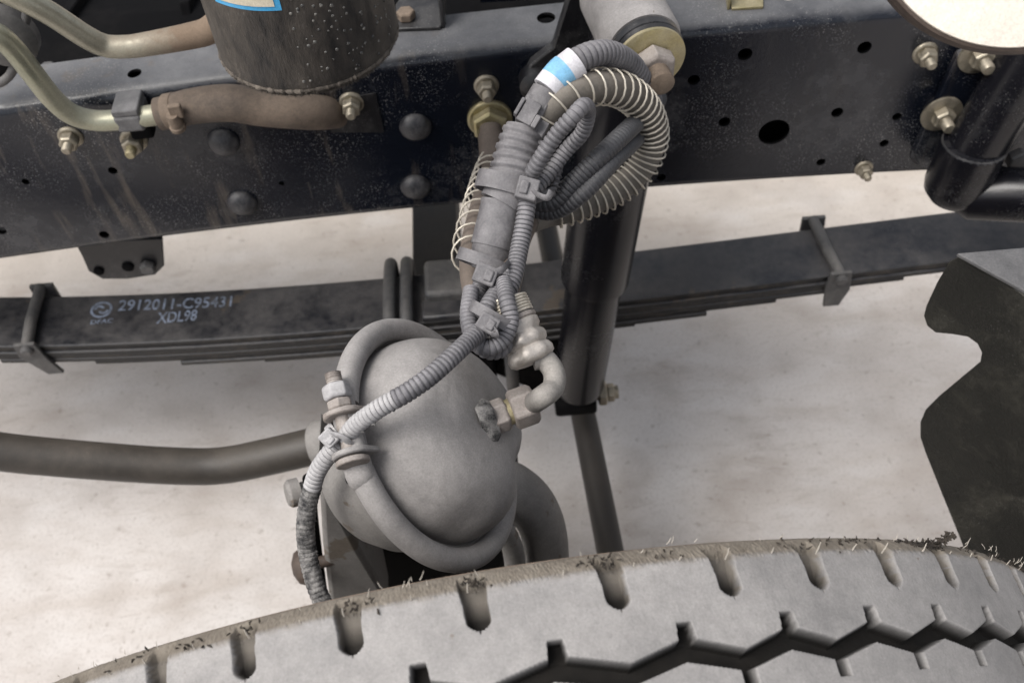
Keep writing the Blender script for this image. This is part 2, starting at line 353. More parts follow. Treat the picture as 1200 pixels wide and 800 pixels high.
# ================================================================== FRAME RAIL
bx_ = np.polyfit([-.568, -.347, -.13, .203, .492], [.542, .554, .565, .565, .554], 2)
tx_ = np.polyfit([-.474, -.36, -.285, -.086, .184, .283, .411], [.747, .751, .757, .761, .770, .772, .768], 2)
zb = lambda x: float(np.polyval(bx_, x)) if abs(x) < .75 else float(np.polyval(bx_, math.copysign(.75, x)))
zt = lambda x: (float(np.polyval(tx_, x)) if abs(x) < .75 else float(np.polyval(tx_, math.copysign(.75, x))))+.004
rail = thing('frame_rail', 'long black steel chassis rail studded with rivets and bolts, crossing behind the hoses', 'frame rail', (0, .03, .56))
TH, FL, CR = .006, .062, .014
xs = np.linspace(-1.25, 1.25, 90); mb = MB(); ring = []
for x in xs:
    b_, t_ = zb(x), zt(x); out = []
    for k in range(7):
        a = math.radians(90*k/6); out.append((CR-CR*math.cos(a), t_-CR+CR*math.sin(a)))
    inn = [(TH+(CR-TH)-(CR-TH)*math.cos(math.radians(90*k/6)), t_-CR+(CR-TH)*math.sin(math.radians(90*k/6))) for k in range(7)]
    bo = [(CR-CR*math.sin(math.radians(90*k/6)), b_+CR-CR*math.cos(math.radians(90*k/6))) for k in range(7)]
    bi = [(CR-(CR-TH)*math.sin(math.radians(90*k/6)), b_+CR-(CR-TH)*math.cos(math.radians(90*k/6))) for k in range(7)]
    sec = [(FL, b_)]+bo+out+[(FL, t_), (FL, t_-TH)]+inn[::-1]+bi[::-1]+[(FL, b_+TH)]
    ring.append([(x, y, z) for y, z in sec])
K = len(ring[0]); vv = [p for r_ in ring for p in r_]; ff = []
for i in range(len(xs)-1):
    for k in range(K): ff.append((i*K+k, i*K+(k+1) % K, (i+1)*K+(k+1) % K, (i+1)*K+k))
ff.append(tuple(range(K))); ff.append(tuple(reversed(range((len(xs)-1)*K, len(xs)*K))))
mb.add(vv, ff); body = mb.build('channel', ['rail', 'deep'], rail, ang=35)
cut = MB()
for hx, hy, hr in [(132, 200, .0048), (30, 213, .004), (122, 275, .0055), (1, 270, .006), (873, 64, .0072), (813, 94, .0062), (849, 143, .0062), (907, 155, .0165), (1013, 56, .007),
                   (981, 132, .0062), (1051, 137, .005), (1036, 168, .005), (962, 190, .005), (775, 208, .005), (700, 190, .005), (330, 215, .003)]:
    c = at(hx, hy, 0); cut.lathe(c+Vector((0, -.01, 0)), (0, 1, 0), [(hr, 0), (hr, .03)], 28)
for hx, hy, hr in [(152, 73, .007), (640, 22, .009), (922, -1, .008), (1002, -3, .006)]:
    c = atz(hx, hy, .77); cut.lathe((c.x, c.y, .74), (0, 0, 1), [(hr, 0), (hr, .05)], 28)
co = cut.build('cutter', 'deep')
bo = body.modifiers.new('b', 'BOOLEAN'); bo.object = co; bo.solver = 'EXACT'
dg = bpy.context.evaluated_depsgraph_get(); dg.update()
nm = bpy.data.meshes.new_from_object(body.evaluated_get(dg)); body.modifiers.clear(); body.data = nm; nm.name = 'channel'
bpy.data.objects.remove(co)

MB().box((0, .040, .655), (2.45, .004, .186)).build('hole_backing', 'deep', rail)  # dark sheet added inside the channel to stop light through the web holes
wn = body.modifiers.new('wn', 'WEIGHTED_NORMAL'); wn.mode = 'FACE_AREA'; wn.weight = 100; wn.keep_sharp = True
# hardware on the rail: one of each kind, then copies that share its mesh
def nut_bits(o, flange_r=.0125, nut_r=.0098, nut_h=.011, stud_r=.005, stud_l=.022, parent=None, mat='zinc', rot=0):
    o = Vector(o); ax = (0, -1, 0); h = (math.cos(rot), 0, math.sin(rot))
    f_ = MB().lathe(o, ax, [(flange_r, -.001), (flange_r, .0016), (flange_r*.86, .0032)], 28)
    f_.hexn(o-Vector((0, .003, 0)), ax, nut_r, nut_h, hint=h)
    nut = f_.build('flange_nut', mat, parent, bevel=.0005)
    prof = []; L_ = stud_l
    for i in range(17): prof.append((stud_r*(1 if i % 2 else .86), nut_h*.9+(L_-nut_h*.9)*i/16))
    prof.append((stud_r*.7, L_+.001))
    st = MB().lathe(o, ax, prof, 16).build('stud', mat, nut)
    return nut, st
n0, s0 = nut_bits(at(83, 160, 0), parent=rail)
def add_nut(p, scale=1.0, rot=.3, mat=None):
    c = copy_to(n0, p-Vector((0, 0, 0)), rail); c.scale = (scale,)*3
    off = (WORLD[s0.name]-WORLD[n0.name])
    d = s0.copy(); sc.collection.objects.link(d); d.parent = c; d.location = off; c.rotation_euler = (0, rot, 0)
    WORLD[d.name] = WORLD[c.name]+off
    # keep the nut seated on the face
    c.location.y = (WORLD[n0.name].y)*scale-WORLD[rail.name].y
    return c
for (ax_, ay_, s_, r_) in [(412, 120, 1.0, .7), (570, 100, 1.0, 1.1), (1084, 62, 1.0, .2), (1012, 197, .82, .9)]:
    p = at(ax_, ay_, 0); add_nut(Vector((p.x, 0, p.z)), s_, r_)
for (ax_, ay_) in [(1148, 64), (1103, 133)]:
    p = at(ax_, ay_, -.012); mb = MB().lathe(p, (0, -1, 0), [(.021, 0), (.021, .002), (.019, .0028)], 36); mb.build('washer', 'zinc', rail)
    mb = MB().hexn(p+Vector((0, -.002, 0)), (0, -1, 0), .0118, .012); k_ = mb.build('flange_nut', 'zinc', rail, bevel=.0006)
    MB().lathe(p, (0, -1, 0), [(.0062, 0), (.0062, .024), (.005, .026)], 18).build('stud', 'zinc', k_)
    MB().lathe(Vector((p.x, 0, p.z)), (0, -1, 0), [(.014, -.001), (.014, .012)], 24).build('spacer', 'black', rail)
rv = MB().lathe(at(262, 166, 0), (0, -1, 0), [(.0155, -.001), (.0165, .0012), (.0155, .004), (.0125, .0075), (.0078, .0105), (.002, .0118)], 32).build('rivet', 'rivet', rail, ang=60)
for (ax_, ay_) in [(284, 237), (487, 148), (487, 218), (1085, 178)]:
    p = at(ax_, ay_, 0); copy_to(rv, (p.x, WORLD[rv.name].y, p.z), rail)
# doubler plate under the canister, strips and small brackets on the top flange
P0 = [at(x, y, 0) for x, y in ((386, 118), (440, 108), (450, 154), (388, 154))]
MB().prism([(p.x, -.0003, p.z) for p in P0], (0, -.0016, 0)).build('doubler_plate', 'black', rail)
def topz(x): return zt(x)
def ontop(pxx, pyy, dz=0):
    p = atz(pxx, pyy, .77+dz); z = topz(p.x)+dz; return atz(pxx, pyy, z)
pl = [ontop(*q) for q in ((563, 4), (700, -4), (700, -22), (563, -18))]
MB().prism(pl, (0, 0, .005)).build('strip_plate', 'rail', rail, bevel=.0008)
pl = [ontop(*q) for q in ((466, 38), (516, 36), (523, 28), (520, -14), (480, -14), (464, 10))]
br = MB().prism(pl, (0, 0, .004)).build('mount_plate', 'black', rail, bevel=.001)
a_, b_ = ontop(517, 34), ontop(519, -30)
MB().prism([a_, b_, b_+Vector((0, 0, .05)), a_+Vector((0, .02, .05)), a_+Vector((0, 0, .008))], (.004, 0, 0)).build('web_plate', 'black', br, bevel=.001)
o_ = ontop(477, 26)+Vector((0, 0, .004))
MB().hexn(o_, (0, 0, 1), .0095, .009).build('bolt_head', 'clamp', br, bevel=.0006)
zp = [ontop(*q) for q in ((857, 13), (894, 11), (894, -30), (850, -30))]
mb = MB().prism(zp, (0, 0, .003)); a_, b_ = ontop(855, 12), ontop(850, -30)
mb.prism([a_, b_, b_+Vector((0, 0, .03)), a_+Vector((0, 0, .018))], (-.0025, 0, 0)); mb.build('plated_bracket', 'brass', rail, bevel=.0006)

# bracket hanging under the rail on the left
hb = thing('hanger_bracket', 'small black perforated bracket hanging under the left end of the chassis rail', 'bracket', at(140, 300, .02))
ol = [(88, 285), (96, 300), (104, 318), (120, 327), (150, 327), (182, 322), (192, 312), (190, 280)]
mb = MB().prism([at(x, y, .028) for x, y in ol], (0, .006, 0)); mb.build('plate', 'black', hb, bevel=.001)
MB().lathe(at(150, 312, .0275), (0, -1, 0), [(.007, 0), (.007, .002), (.005, .003)], 20).build('boss', 'deep', hb)
MB().hexn(at(174, 310, .028), (0, -1, 0), .0095, .010).build('bolt_head', 'clip', hb, bevel=.0006)
MB().lathe(at(116, 317, .0275), (0, -1, 0), [(.006, 0), (.006, .002), (.004, .003)], 20).build('boss', 'deep', hb)

# ================================================================== DARK MASS BEYOND THE RAIL
eg = thing('engine_housing', 'engine housing beyond the chassis rail at the upper left, coloured near-black for its enclosed shade', 'engine', (-.4, .5, .6))
mb = MB()
prof = [(.10, .50), (.10, .70), (.18, .725), (.30, .70), (.42, .64), (.44, .56), (.40, .48), (.20, .46)]
mb.prism([(-1.3, y, z) for y, z in prof], (1.42, 0, 0)); mb.build('casing', 'deep', eg, bevel=.012)  # casing colour stands in for the shade under the cab
for i in range(7):
    x0 = -.85+i*.13
    MB().prism([(x0, .16, .70), (x0, .36, .66), (x0, .36, .70), (x0, .18, .735)], (.012, 0, 0)).build('cooling_rib', 'deep', eg, bevel=.002)
for (a, b_) in ((335, 6), (60, 88), (560, -6)):
    p = atz(a, b_, .715); MB().hexn(p, (0, 0, 1), .009, .012).build('bolt_head', 'clip', eg, bevel=.0006)

# ================================================================== LEAF SPRING
def interp(tab):
    xs_ = [a for a, _ in tab]; ys_ = [b for _, b in tab]
    return lambda x: float(np.interp(x, xs_, ys_))
FARY, NEARY = .078, -.004
far = [(0, 345), (130, 338), (300, 332), (452, 322), (600, 306), (750, 291), (945, 267), (1060, 250), (1140, 247)]
near = [(0, 411), (76, 408), (256, 400), (440, 389), (600, 373), (726, 357), (952, 327), (1090, 308), (1190, 300)]
zf = [(at(x, y, FARY).x, at(x, y, FARY).z) for x, y in far]; zn = [(at(x, y, NEARY).x, at(x, y, NEARY).z) for x, y in near]
allp = zf+zn; cf = np.polyfit([a for a, _ in allp], [b for _, b in allp], 3)
ztop = lambda x: float(np.polyval(cf, max(-.72, min(.72, x))))
spring = thing('leaf_spring', 'dark steel leaf spring pack with stencilled numbers, running below the chassis rail', 'leaf spring', (0, .037, .36))
xpix = lambda p_: at(p_, 428-.1*p_, NEARY).x
ends = [(-1.0, .80), (-1.0, .76), (-.95, xpix(1060)), (xpix(6), xpix(985)), (xpix(108), xpix(913)), (xpix(204), xpix(831)), (xpix(300), xpix(746)), (xpix(392), xpix(700))]
zoff = 0
for i, (x0, x1) in enumerate(ends):
    th = .009 if i == 0 else .0062; mb = MB(); nseg = 46; vv = []; ff = []
    wi = 0 if i == 0 else .0004+.0016*(i % 2)+.0006*(i % 3)
    for k in range(nseg+1):
        x = x0+(x1-x0)*k/nseg; z = ztop(x)-zoff; taper = .0
        vv += [(x, NEARY-wi, z-.0012), (x, NEARY-wi+.0015, z), (x, FARY+wi-.0015, z), (x, FARY+wi, z-.0012), (x, FARY+wi, z-th), (x, NEARY-wi, z-th)]
    for k in range(nseg):
        for q in range(6): ff.append((k*6+q, k*6+(q+1) % 6, (k+1)*6+(q+1) % 6, (k+1)*6+q))
    ff += [tuple(range(6)), tuple(reversed(range(nseg*6, nseg*6+6)))]
    mb.add(vv, ff, [0 if f % 6 in (0, 1, 2) else 1 for f in range(nseg*6)]+[1, 1]); mb.build('leaf', ['leaf', 'leafside'], spring, ang=30)
    zoff += th+.0011
PK = zoff
# spring clips
def clip(xp, ypf, lean, drop):
    a = at(xp, ypf, FARY+.012); x = a.x; z = ztop(x)
    c_ = MB()
    pts = [Vector((x-.012, FARY+.014, z+.010)), Vector((x+.018, FARY+.014, z+.010)), Vector((x+.020, FARY+.011, z-.03)), Vector((x-.012, FARY+.011, z-.03))]
    c_.prism(pts, (0, -.006, 0))
    cp = c_.build('spring_clip', 'clip', spring, bevel=.001)
    MB().tube([(x+.002, FARY+.01, z+.007), (x+lean*.5, .03, z+.0075), (x+lean, NEARY-.006, z+.005)], .0072, 14).build('clip_bolt', 'clip', cp)
    xl = x+lean
    MB().prism([(xl-.014, NEARY-.008, z+.012), (xl+.012, NEARY-.008, z+.012), (xl+.016, NEARY-.008, z-.02), (xl+.012+drop, NEARY-.008, z-.05), (xl-.008+drop, NEARY-.008, z-.05), (xl-.016, NEARY-.008, z-.012)], (0, .005, 0)).build('side_plate', 'clip', cp, bevel=.001)
    MB().lathe((xl, NEARY-.007, z+.002), (0, -1, 0), [(.008, 0), (.008, .004), (.005, .007)], 16).build('rivet', 'clip', cp)
clip(38, 322, .006, .012); clip(952, 250, .012, -.004)
# U bolts and the clamp pad over the axle
for xp, off_ in ((456, 0), (476, 0), (592, 0)):
    x = at(xp, 345, .03).x; z = ztop(x)
    MB().tube(spline([(x, FARY+.016, z-.12), (x, FARY+.016, z-.01), (x, FARY+.010, z+.012), (x, .037, z+.017), (x, NEARY-.010, z+.012), (x, NEARY-.016, z-.01), (x, NEARY-.016, z-.14)], .005), .0085, 14).build('u_bolt', 'clip', spring)
x0, x1 = at(497, 340, .03).x, at(575, 340, .03).x; z = ztop((x0+x1)/2)
MB().box(((x0+x1)/2, .05, z+.012), (x1-x0, .06, .024)).build('clamp_pad', 'clip', spring, bevel=.006)
MB().box(((x0+x1)/2+.01, .01, z+.004), (x1-x0+.03, .03, .010)).build('clamp_pad', 'leaf', spring, bevel=.003)
# right hand shackle eye
ex = at(1135, 262, .03)
MB().lathe((.80, -.012, ztop(.80)-.018), (0, 1, 0), [(.026, 0), (.026, .10)], 28).build('spring_eye', 'deep', spring)
MB().hexn((.565, -.004, ztop(.565)-.02), (0, -1, 0), .014, .014).build('bolt_head', 'brass', spring, bevel=.0006)
# stencilled text on the top leaf
def text_on(txt, A, B, name, squash=1.0, height=.018):
    cu = bpy.data.curves.new('t', 'FONT'); cu.body = txt; cu.size = 1; cu.resolution_u = 3; cu.offset = .012
    to = bpy.data.objects.new('t', cu); sc.collection.objects.link(to); d_ = bpy.context.evaluated_depsgraph_get(); d_.update()
    me = bpy.data.meshes.new_from_object(to.evaluated_get(d_)); bpy.data.objects.remove(to)
    us = [v.co.x for v in me.vertices]; w0, w1 = min(us), max(us); mb = MB(); vv = []
    for v in me.vertices:
        f = (v.co.x-w0)/(w1-w0); x = A[0]+(B[0]-A[0])*f; y = A[1]+(B[1]-A[1])*f+v.co.y*height/.72
        vv.append((x, y, ztop(x)+.0004))
    mb.add(vv, [tuple(p.vertices) for p in me.polygons]); return mb.build(name, 'mark', spring, smooth=False)
def onleaf(a, b):
    p = atz(a, b, .39)
    for _ in range(6): p = atz(a, b, ztop(p.x))
    return (p.x, p.y)
text_on('2912011-C95431', onleaf(138, 364), onleaf(271, 359), 'stencil_text')
text_on('XDL98', onleaf(183, 379), onleaf(230, 375), 'stencil_text')
text_on('DFAC', onleaf(106, 380), onleaf(132, 378), 'stencil_text', height=.007)
cx, cy = onleaf(119, 363); mb = MB()
def flatring(r0, r1, a0=0, a1=2*math.pi, dx=0, dy=0, k=28):
    vv = []; ff = []
    for i in range(k+1):
        t = a0+(a1-a0)*i/k
        for r_ in (r0, r1):
            x = cx+dx+math.cos(t)*r_; vv.append((x, cy+dy+math.sin(t)*r_, ztop(x)+.0004))
    for i in range(k): ff.append((2*i, 2*i+1, 2*i+3, 2*i+2))
    mb.add(vv, ff)
flatring(.0105, .0135); flatring(.003, .0065, .3, 3.3, -.003, .001); flatring(.003, .0065, 3.4, 6.4, .003, -.001)
mb.build('stencil_emblem', 'mark', spring, smooth=False)

# ================================================================== AXLE BEAM, RODS
ax_o = thing('axle_beam', 'dark brown axle beam passing under the leaf spring towards the far side', 'axle', (-.09, .2, .25))
xa, xb = at(478, 280, .16).x, at(535, 280, .16).x
mb = MB(); sec = [(xa, .0), (xb, .0), (xb, -.016), (xb-.018, -.022), (xb-.018, -.06), (xb, -.066), (xb, -.08), (xa, -.08), (xa, -.066), (xa+.018, -.06), (xa+.018, -.022), (xa, -.016)]
za = .315
mb.prism([(x, 1.1, za+z) for x, z in sec], (0, -1.38, 0)); mb.build('beam', 'bar', ax_o, bevel=.003)
MB().box(((xa+xb)/2, .037, .322), (.15, .11, .02)).build('spring_seat', 'deep', ax_o, bevel=.003)
for i, dx in enumerate((-.10, .10)):
    MB().box(((xa+xb)/2+dx*.55, .037, .27), (.035, .10, .10)).build('spring_seat_lug', 'deep', ax_o, bevel=.006)
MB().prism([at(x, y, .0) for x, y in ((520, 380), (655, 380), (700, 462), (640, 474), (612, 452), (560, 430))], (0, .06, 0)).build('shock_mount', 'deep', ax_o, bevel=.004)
# knuckle mass that the chamber bolts to
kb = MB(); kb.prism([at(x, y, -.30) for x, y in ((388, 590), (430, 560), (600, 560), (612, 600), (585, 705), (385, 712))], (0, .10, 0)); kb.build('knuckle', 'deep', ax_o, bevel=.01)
rod = thing('drag_rod', 'dark slim rod slanting down to the tyre below the shock absorber', 'rod', atz(690, 480, .15))
MB().tube(spline([atz(630, 215, .15), atz(718, 660, .15), atz(718, 660, .15)*1.3-atz(630, 215, .15)*.3], .02), .0180, 20).build('rod_tube', 'rodpaint', rod)
sb = thing('stabiliser_bar', 'thick grey brown round bar bending towards the brake chamber, left of it', 'bar', at(200, 540, -.2))
MB().tube(spline([at(-260, 480, -.2), at(-100, 512, -.2), at(0, 529, -.2), at(130, 541, -.2), at(215, 546, -.2), at(262, 545, -.2), at(310, 536, -.2), at(370, 522, -.2), at(420, 510, -.2)], .006), .0208, 28).build('bar_tube', 'bar', sb)
MB().lathe(at(385, 519, -.2), at(430, 508, -.2)-at(385, 519, -.2), [(.026, -.015), (.028, -.01), (.028, .04), (.02, .05)], 28).build('bar_end', 'chamber_dirty', sb)

# ================================================================== SHOCK ABSORBER
sh = thing('shock_absorber', 'black tubular shock absorber with a big plated nut on top, behind the hose loop', 'shock absorber', at(676, 460, -.05))
T0, T1, T2 = at(742, 40, -.05), at(697, 325, -.05), at(678, 452, -.05)
ud = (T1-T0).normalized(); Ld = (T1-T0).length
MB().lathe(T0, ud, [(.034, 0), (.039, .01), (.039, Ld-.006), (.0385, Ld), (.034, Ld+.001), (.034, Ld-.01)], 48).build('dust_tube', 'shock', sh)
ud2 = (T2-T1).normalized(); L2 = (T2-T1).length
MB().lathe(T1-ud2*.03, ud2, [(.0325, 0), (.0325, L2+.022), (.031, L2+.030), (.022, L2+.036)], 48).build('damper_tube', 'shock', sh)
ea = Vector((.16, -1, -.02)).normalized(); E0 = at(738, 24, -.055)
MB().lathe(E0-ea*.05, ea, [(.026, 0), (.0325, .004), (.034, .01), (.034, .085), (.032, .09)], 44).build('upper_eye', 'band', sh)
MB().lathe(E0-ea*.075, ea, [(.03, 0), (.03, .03)], 32).build('mount_boss', 'black', sh)
MB().lathe(E0+ea*.040, ea, [(.029, 0), (.0315, .002), (.0315, .009), (.030, .010), (.0315, .011), (.0305, .015)], 44).build('rubber_bushing', 'black', sh, ang=25)
MB().lathe(E0+ea*.055, ea, [(.0305, 0), (.0305, .0028), (.0295, .0034)], 44).build('washer', 'brass', sh)
nn = MB().hexn(E0+ea*.0585, ea, .0185, .017).build('hex_nut', 'tan', sh, bevel=.001)
pr = [(.0105*(1 if i % 2 else .86), .07+.0018*i) for i in range(12)]+[(.0085, .0905)]
MB().lathe(E0, ea, pr, 24).build('stud', 'clamp', nn, ang=20)
e2 = at(676, 463, -.05)
MB().lathe(e2+Vector((-.03, 0, 0)), (1, 0, 0), [(.024, 0), (.026, .004), (.026, .05), (.024, .054)], 32).build('lower_eye', 'deep', sh)
lb = MB().lathe(e2, (1, 0, 0), [(.009, 0), (.009, .055)], 20); lb.hexn(e2+Vector((.028, 0, 0)), (1, 0, 0), .0165, .012).hexn(e2+Vector((.040, 0, 0)), (1, 0, 0), .0125, .010)
lb.build('lower_bolt', 'zinc', sh, bevel=.0005)
# bracket arm that carries the stud
ba = thing('shock_bracket', 'black forged arm slanting down the rail to the left of the shock absorber top', 'bracket', at(650, 60, -.01))
MB().prism([at(x, y, -.012) for x, y in ((672, -20), (716, -20), (708, 60), (668, 86), (645, 104), (622, 106), (615, 90), (622, 76), (648, 56))], (0, .012, 0)).build('arm', 'black', ba, bevel=.002)
MB().lathe(at(628, 90, -.004), (0, -1, 0), [(.017, 0), (.017, .016), (.012, .021), (.004, .023)], 28).build('rivet', 'black', ba)

# ================================================================== BRAKE CHAMBER
BC = Vector((-.0644, -.4000, .7205)); BN = Vector((.825, -.042, .5635)).normalized()
bA = BN.cross(Vector((0, 0, 1))).normalized(); bB = BN.cross(bA)
def bp(r, t, h=0): return BC+BN*h+(bA*math.cos(t)+bB*math.sin(t))*r
def ang_at(x, y, r=.09, h=0):
    return min(((proj(bp(r, t, h))[0]-x)**2+(proj(bp(r, t, h))[1]-y)**2, t) for t in np.linspace(0, 2*math.pi, 720))[1]
bc = thing('brake_chamber', 'round grey dust covered brake chamber with a clamp band, in the middle above the tyre', 'brake chamber', BC-BN*.09)
dents = [(ang_at(598, 560, .07, .03), .060, .022, -.0130), (ang_at(560, 590, .07, .03), .070, .022, -.003), (ang_at(520, 470, .05, .05), .045, .016, -.0035), (ang_at(588, 530, .05, .045), .048, .012, .0025)]
prof = [(.0775, -.006), (.0772, .004), (.0764, .010), (.0748, .017), (.0725, .0235), (.0692, .030), (.0648, .0358), (.0592, .0410), (.0520, .0455), (.0440, .0488), (.035, .0510), (.025, .0522), (.014, .0527), (.004, .0528)]
def dfn(r, h, t):
    p = Vector((r*math.cos(t), r*math.sin(t))); d = 0
    for ta, rr_, s_, am in dents:
        q = Vector((rr_*math.cos(ta), rr_*math.sin(ta))); d += am*math.exp(-(p-q).length_squared/(2*s_*s_*.3))
    k = r/.083; return (r+d*k, h+d*(1-k*.5)+.0006*math.sin(3*t+1)*k)
fine = []
for i in range(len(prof)-1):
    for q in range(3): f = q/3; fine.append((prof[i][0]*(1-f)+prof[i+1][0]*f, prof[i][1]*(1-f)+prof[i+1][1]*f))
fine.append(prof[-1])
MB().lathe(BC, BN, fine, 96, fn=dfn, hint=bA).build('front_shell', 'chamber', bc, ang=80)
trs = ang_at(372, 470, .075, -.03)
def rsf(r, h, t):
    d = (t-trs+math.pi) % (2*math.pi)-math.pi; return (r*(1-.30*math.exp(-(d/.55)**2)*min(1, -h/.03)), h)
MB().lathe(BC, BN, [(.080, -.004), (.0765, -.012), (.073, -.03), (.069, -.048), (.060, -.064), (.04, -.076), (.005, -.079)], 72, fn=rsf, hint=bA).build('rear_shell', 'chamber_dirty', bc, ang=60)
tg = ang_at(402, 514); th0 = math.radians(15)
# clamp band: open torus, rounded outer hoop with two lips gripping the flanges
mb = MB(); pts = [bp(.0885, tg+th0+(2*math.pi-2*th0)*i/140) for i in range(141)]
mb.tube(pts, .0088, 24)
band = mb.build('clamp_band', 'band', bc)
mb = MB(); pts = [bp(.0815, tg+th0*1.1+(2*math.pi-2.2*th0)*i/120, -.004) for i in range(121)]; mb.tube(pts, .0030, 10); mb.build('band_lip', 'band', band)
tang = (bp(.09, tg+.01)-bp(.09, tg-.01)).normalized()
if proj(bp(.09, tg)+tang*.02)[1] > proj(bp(.09, tg))[1]: tang = -tang       # pointing up in the picture
rad = (bp(.09, tg)-BC).normalized()
bo_ = bp(.0985, tg, .006)
# curled ears of the band
for sgn in (1, -1):
    e = bo_+tang*.0115*sgn
    a, b, c = rad, BN, tang
    vv = []
    pl = []
    for k in range(13):
        t = math.pi*(k/12); pl.append(e+rad*(.012*math.sin(t))+BN*(.013*math.cos(t)))
    pl += [e-rad*.016-BN*.012, e-rad*.016+BN*.012]
    MB().prism(pl, tang*.0042*sgn).build('band_ear', 'band' if sgn < 0 else 'tan', band, bevel=.0012)
    w_ = MB(); w_.tube(spline([bp(.0885, tg+sgn*th0*1.25), bp(.092, tg+sgn*th0*1.0, .001), e-rad*.004+tang*sgn*.004], .002), .0095, 14, flat=.8); w_.build('band_ear', 'band', band)
bl = MB().lathe(bo_-tang*.020, tang, [(.0052, 0), (.0052, .058), (.0042, .060)], 18); clb = bl.build('clamp_bolt', 'tan', bc)
MB().lathe(bo_-tang*.0215, tang, [(.0090, 0), (.0112, .0008), (.0112, .0040), (.0095, .005)], 28).build('bolt_head', 'tan', clb, bevel=.0006)
MB().hexn(bo_+tang*.0165, tang, .0088, .007).build('collar_nut', 'tan', clb, bevel=.0008)
MB().hexn(bo_+tang*.0240, tang, .0096, .0105, hint=rad+BN*.3).build('hex_nut', 'whitedust', clb, bevel=.0008)
pr = [(.0056*(1 if i % 2 else .88), .0345+.0007*i) for i in range(12)]
MB().lathe(bo_, tang, pr, 18).build('bolt_thread', 'tan', clb)
# vent hole on the rear shell
th_ = ang_at(390, 570, .0745, -.022)
MB().lathe(bp(.0740, th_, -.022), rad*1.0+BN*0, [(.0042, -.004), (.0042, .0015), (.003, .0018)], 16).build('vent_plug', 'deep', bc)
# port with sealant
dport = BN
pp = min(((proj(bp(r, t, .0500))[0]-571)**2+(proj(bp(r, t, .0500))[1]-492)**2, r, t) for r in np.linspace(0, .05, 26) for t in np.linspace(0, 6.28, 90))
PO = bp(pp[1], pp[2], .0495)
elbow_dir = (dp(620, 474, PO.__sub__(CAM).dot(FW)+.004)-PO).normalized()
def lump(r, h, t): return (r*(1+.12*math.sin(3*t+1)+.08*math.sin(5*t)), h)
MB().lathe(PO-elbow_dir*.006, elbow_dir, [(.0165, 0), (.0175, .004), (.016, .009), (.013, .012)], 30, fn=lump).build('port_sealant', 'fuzz', bc)

# bracket arms carrying the chamber
cb = thing('chamber_bracket', 'pair of curved dusty iron arms that hold the brake chamber, half hidden by the tyre', 'bracket', at(520, 640, -.38))
MB().prism([at(x, y, -.36) for x, y in ((372, 535), (388, 560), (398, 600), (424, 650), (448, 690), (455, 722), (388, 722), (378, 640))], (0, .05, 0)).build('left_plate', 'chamber_dirty', cb, bevel=.006)
pc = spline([at(560, 560, -.33), at(600, 572, -.34), at(628, 600, -.35), at(640, 640, -.36), at(640, 690, -.37), at(635, 730, -.38)], .004)
MB().tube(pc, lambda s_: .019+.004*s_, 20, flat=1.3).build('right_arm', 'chamber_dirty', cb)
pc = spline([at(540, 600, -.37), at(580, 612, -.38), at(600, 640, -.385), at(604, 680, -.39), at(600, 710, -.4)], .004)
MB().tube(pc, .010, 16).build('inner_arm', 'chamber_dirty', cb)
MB().lathe(at(352, 575, -.33), Vector((-.8, -.3, .2)), [(.008, -.03), (.008, .0), (.013, .001), (.013, .010), (.010, .013)], 24).build('bush', 'chamber_dirty', cb)
MB().lathe(at(362, 662, -.36), Vector((-1, -.25, .1)), [(.006, -.03), (.006, .0), (.016, .001), (.018, .006), (.015, .012), (.006, .016)], 28).build('bush', 'rim', cb)
MB().tube(spline([at(362, 560, -.33), at(366, 610, -.335), at(378, 700, -.35)], .005), .006, 12).build('link_rod', 'deep', cb)

# ================================================================== BRAKE HOSE WITH GUARD SPRING
bh = thing('brake_hose', 'brake hose looping inside a bright wire guard spring from rail to brake chamber', 'hose', at(577, 145, 0))
fit = at(574, 138, 0)
mb = MB().lathe(fit, (0, -1, 0), [(.023, 0), (.023, .004), (.021, .0055)], 32); mb.hexn(fit+Vector((0, -.005, 0)), (0, -1, 0), .0195, .013); mb.build('bulkhead_nut', 'brass', bh, bevel=.0008)
fdir = Vector((0, -1, -.35)).normalized()
MB().lathe(fit+Vector((0, -.016, 0)), fdir, [(.0115, 0), (.0115, .008), (.0135, .009), (.0135, .040), (.012, .042)], 24).build('ferrule', 'hosedark', bh)
ps = fit+Vector((0, -.016, 0))+fdir*.04
d0 = (ps-CAM).dot(FW)
h1 = spline([ps]+px((573, 205, d0-.03), (561, 248, .85), (552, 290, .80), (553, 330, .76), (566, 366, .735), (582, 340, .73), (590, 300, .74), (598, 240, .78), (612, 190, .80)), .0025)
MB().tube(h1, .0088, 16).build('hose_body', 'hosedark', bh)
nn_ = int(len(h1)*.50)
MB().tube(coil_path(h1[:nn_], .0150, lambda s_: .0205), .0009, 7).build('guard_spring', 'wire', bh)
h2 = spline(px((600, 205, .775), (614, 165, .755), (640, 130, .738), (678, 106, .742), (720, 103, .765), (752, 124, .795), (764, 160, .825), (750, 198, .84), (715, 226, .84), (668, 244, .83), (640, 250, .825), (618, 258, .81)), .0025)
MB().tube(h2, .0120, 22).build('hose_body', 'hose', bh)
a0, a1 = int(len(h2)*.16), int(len(h2)*.93)
def pit(s_):
    return float(np.interp(s_, [0, .15, .3, .45, .6, .8, 1], [.0125, .0115, .0090, .0068, .0062, .0072, .0085]))
MB().tube(coil_path(h2[a0:a1], .0143, pit), .00085, 7).build('guard_spring', 'wire', bh)
MB().tube(spline([h2[-1]]+px((606, 285, .77), (598, 320, .73), (593, 345, .705), (597, 362, .695)), .003), .0100, 18).build('hose_body', 'hosedark', bh)
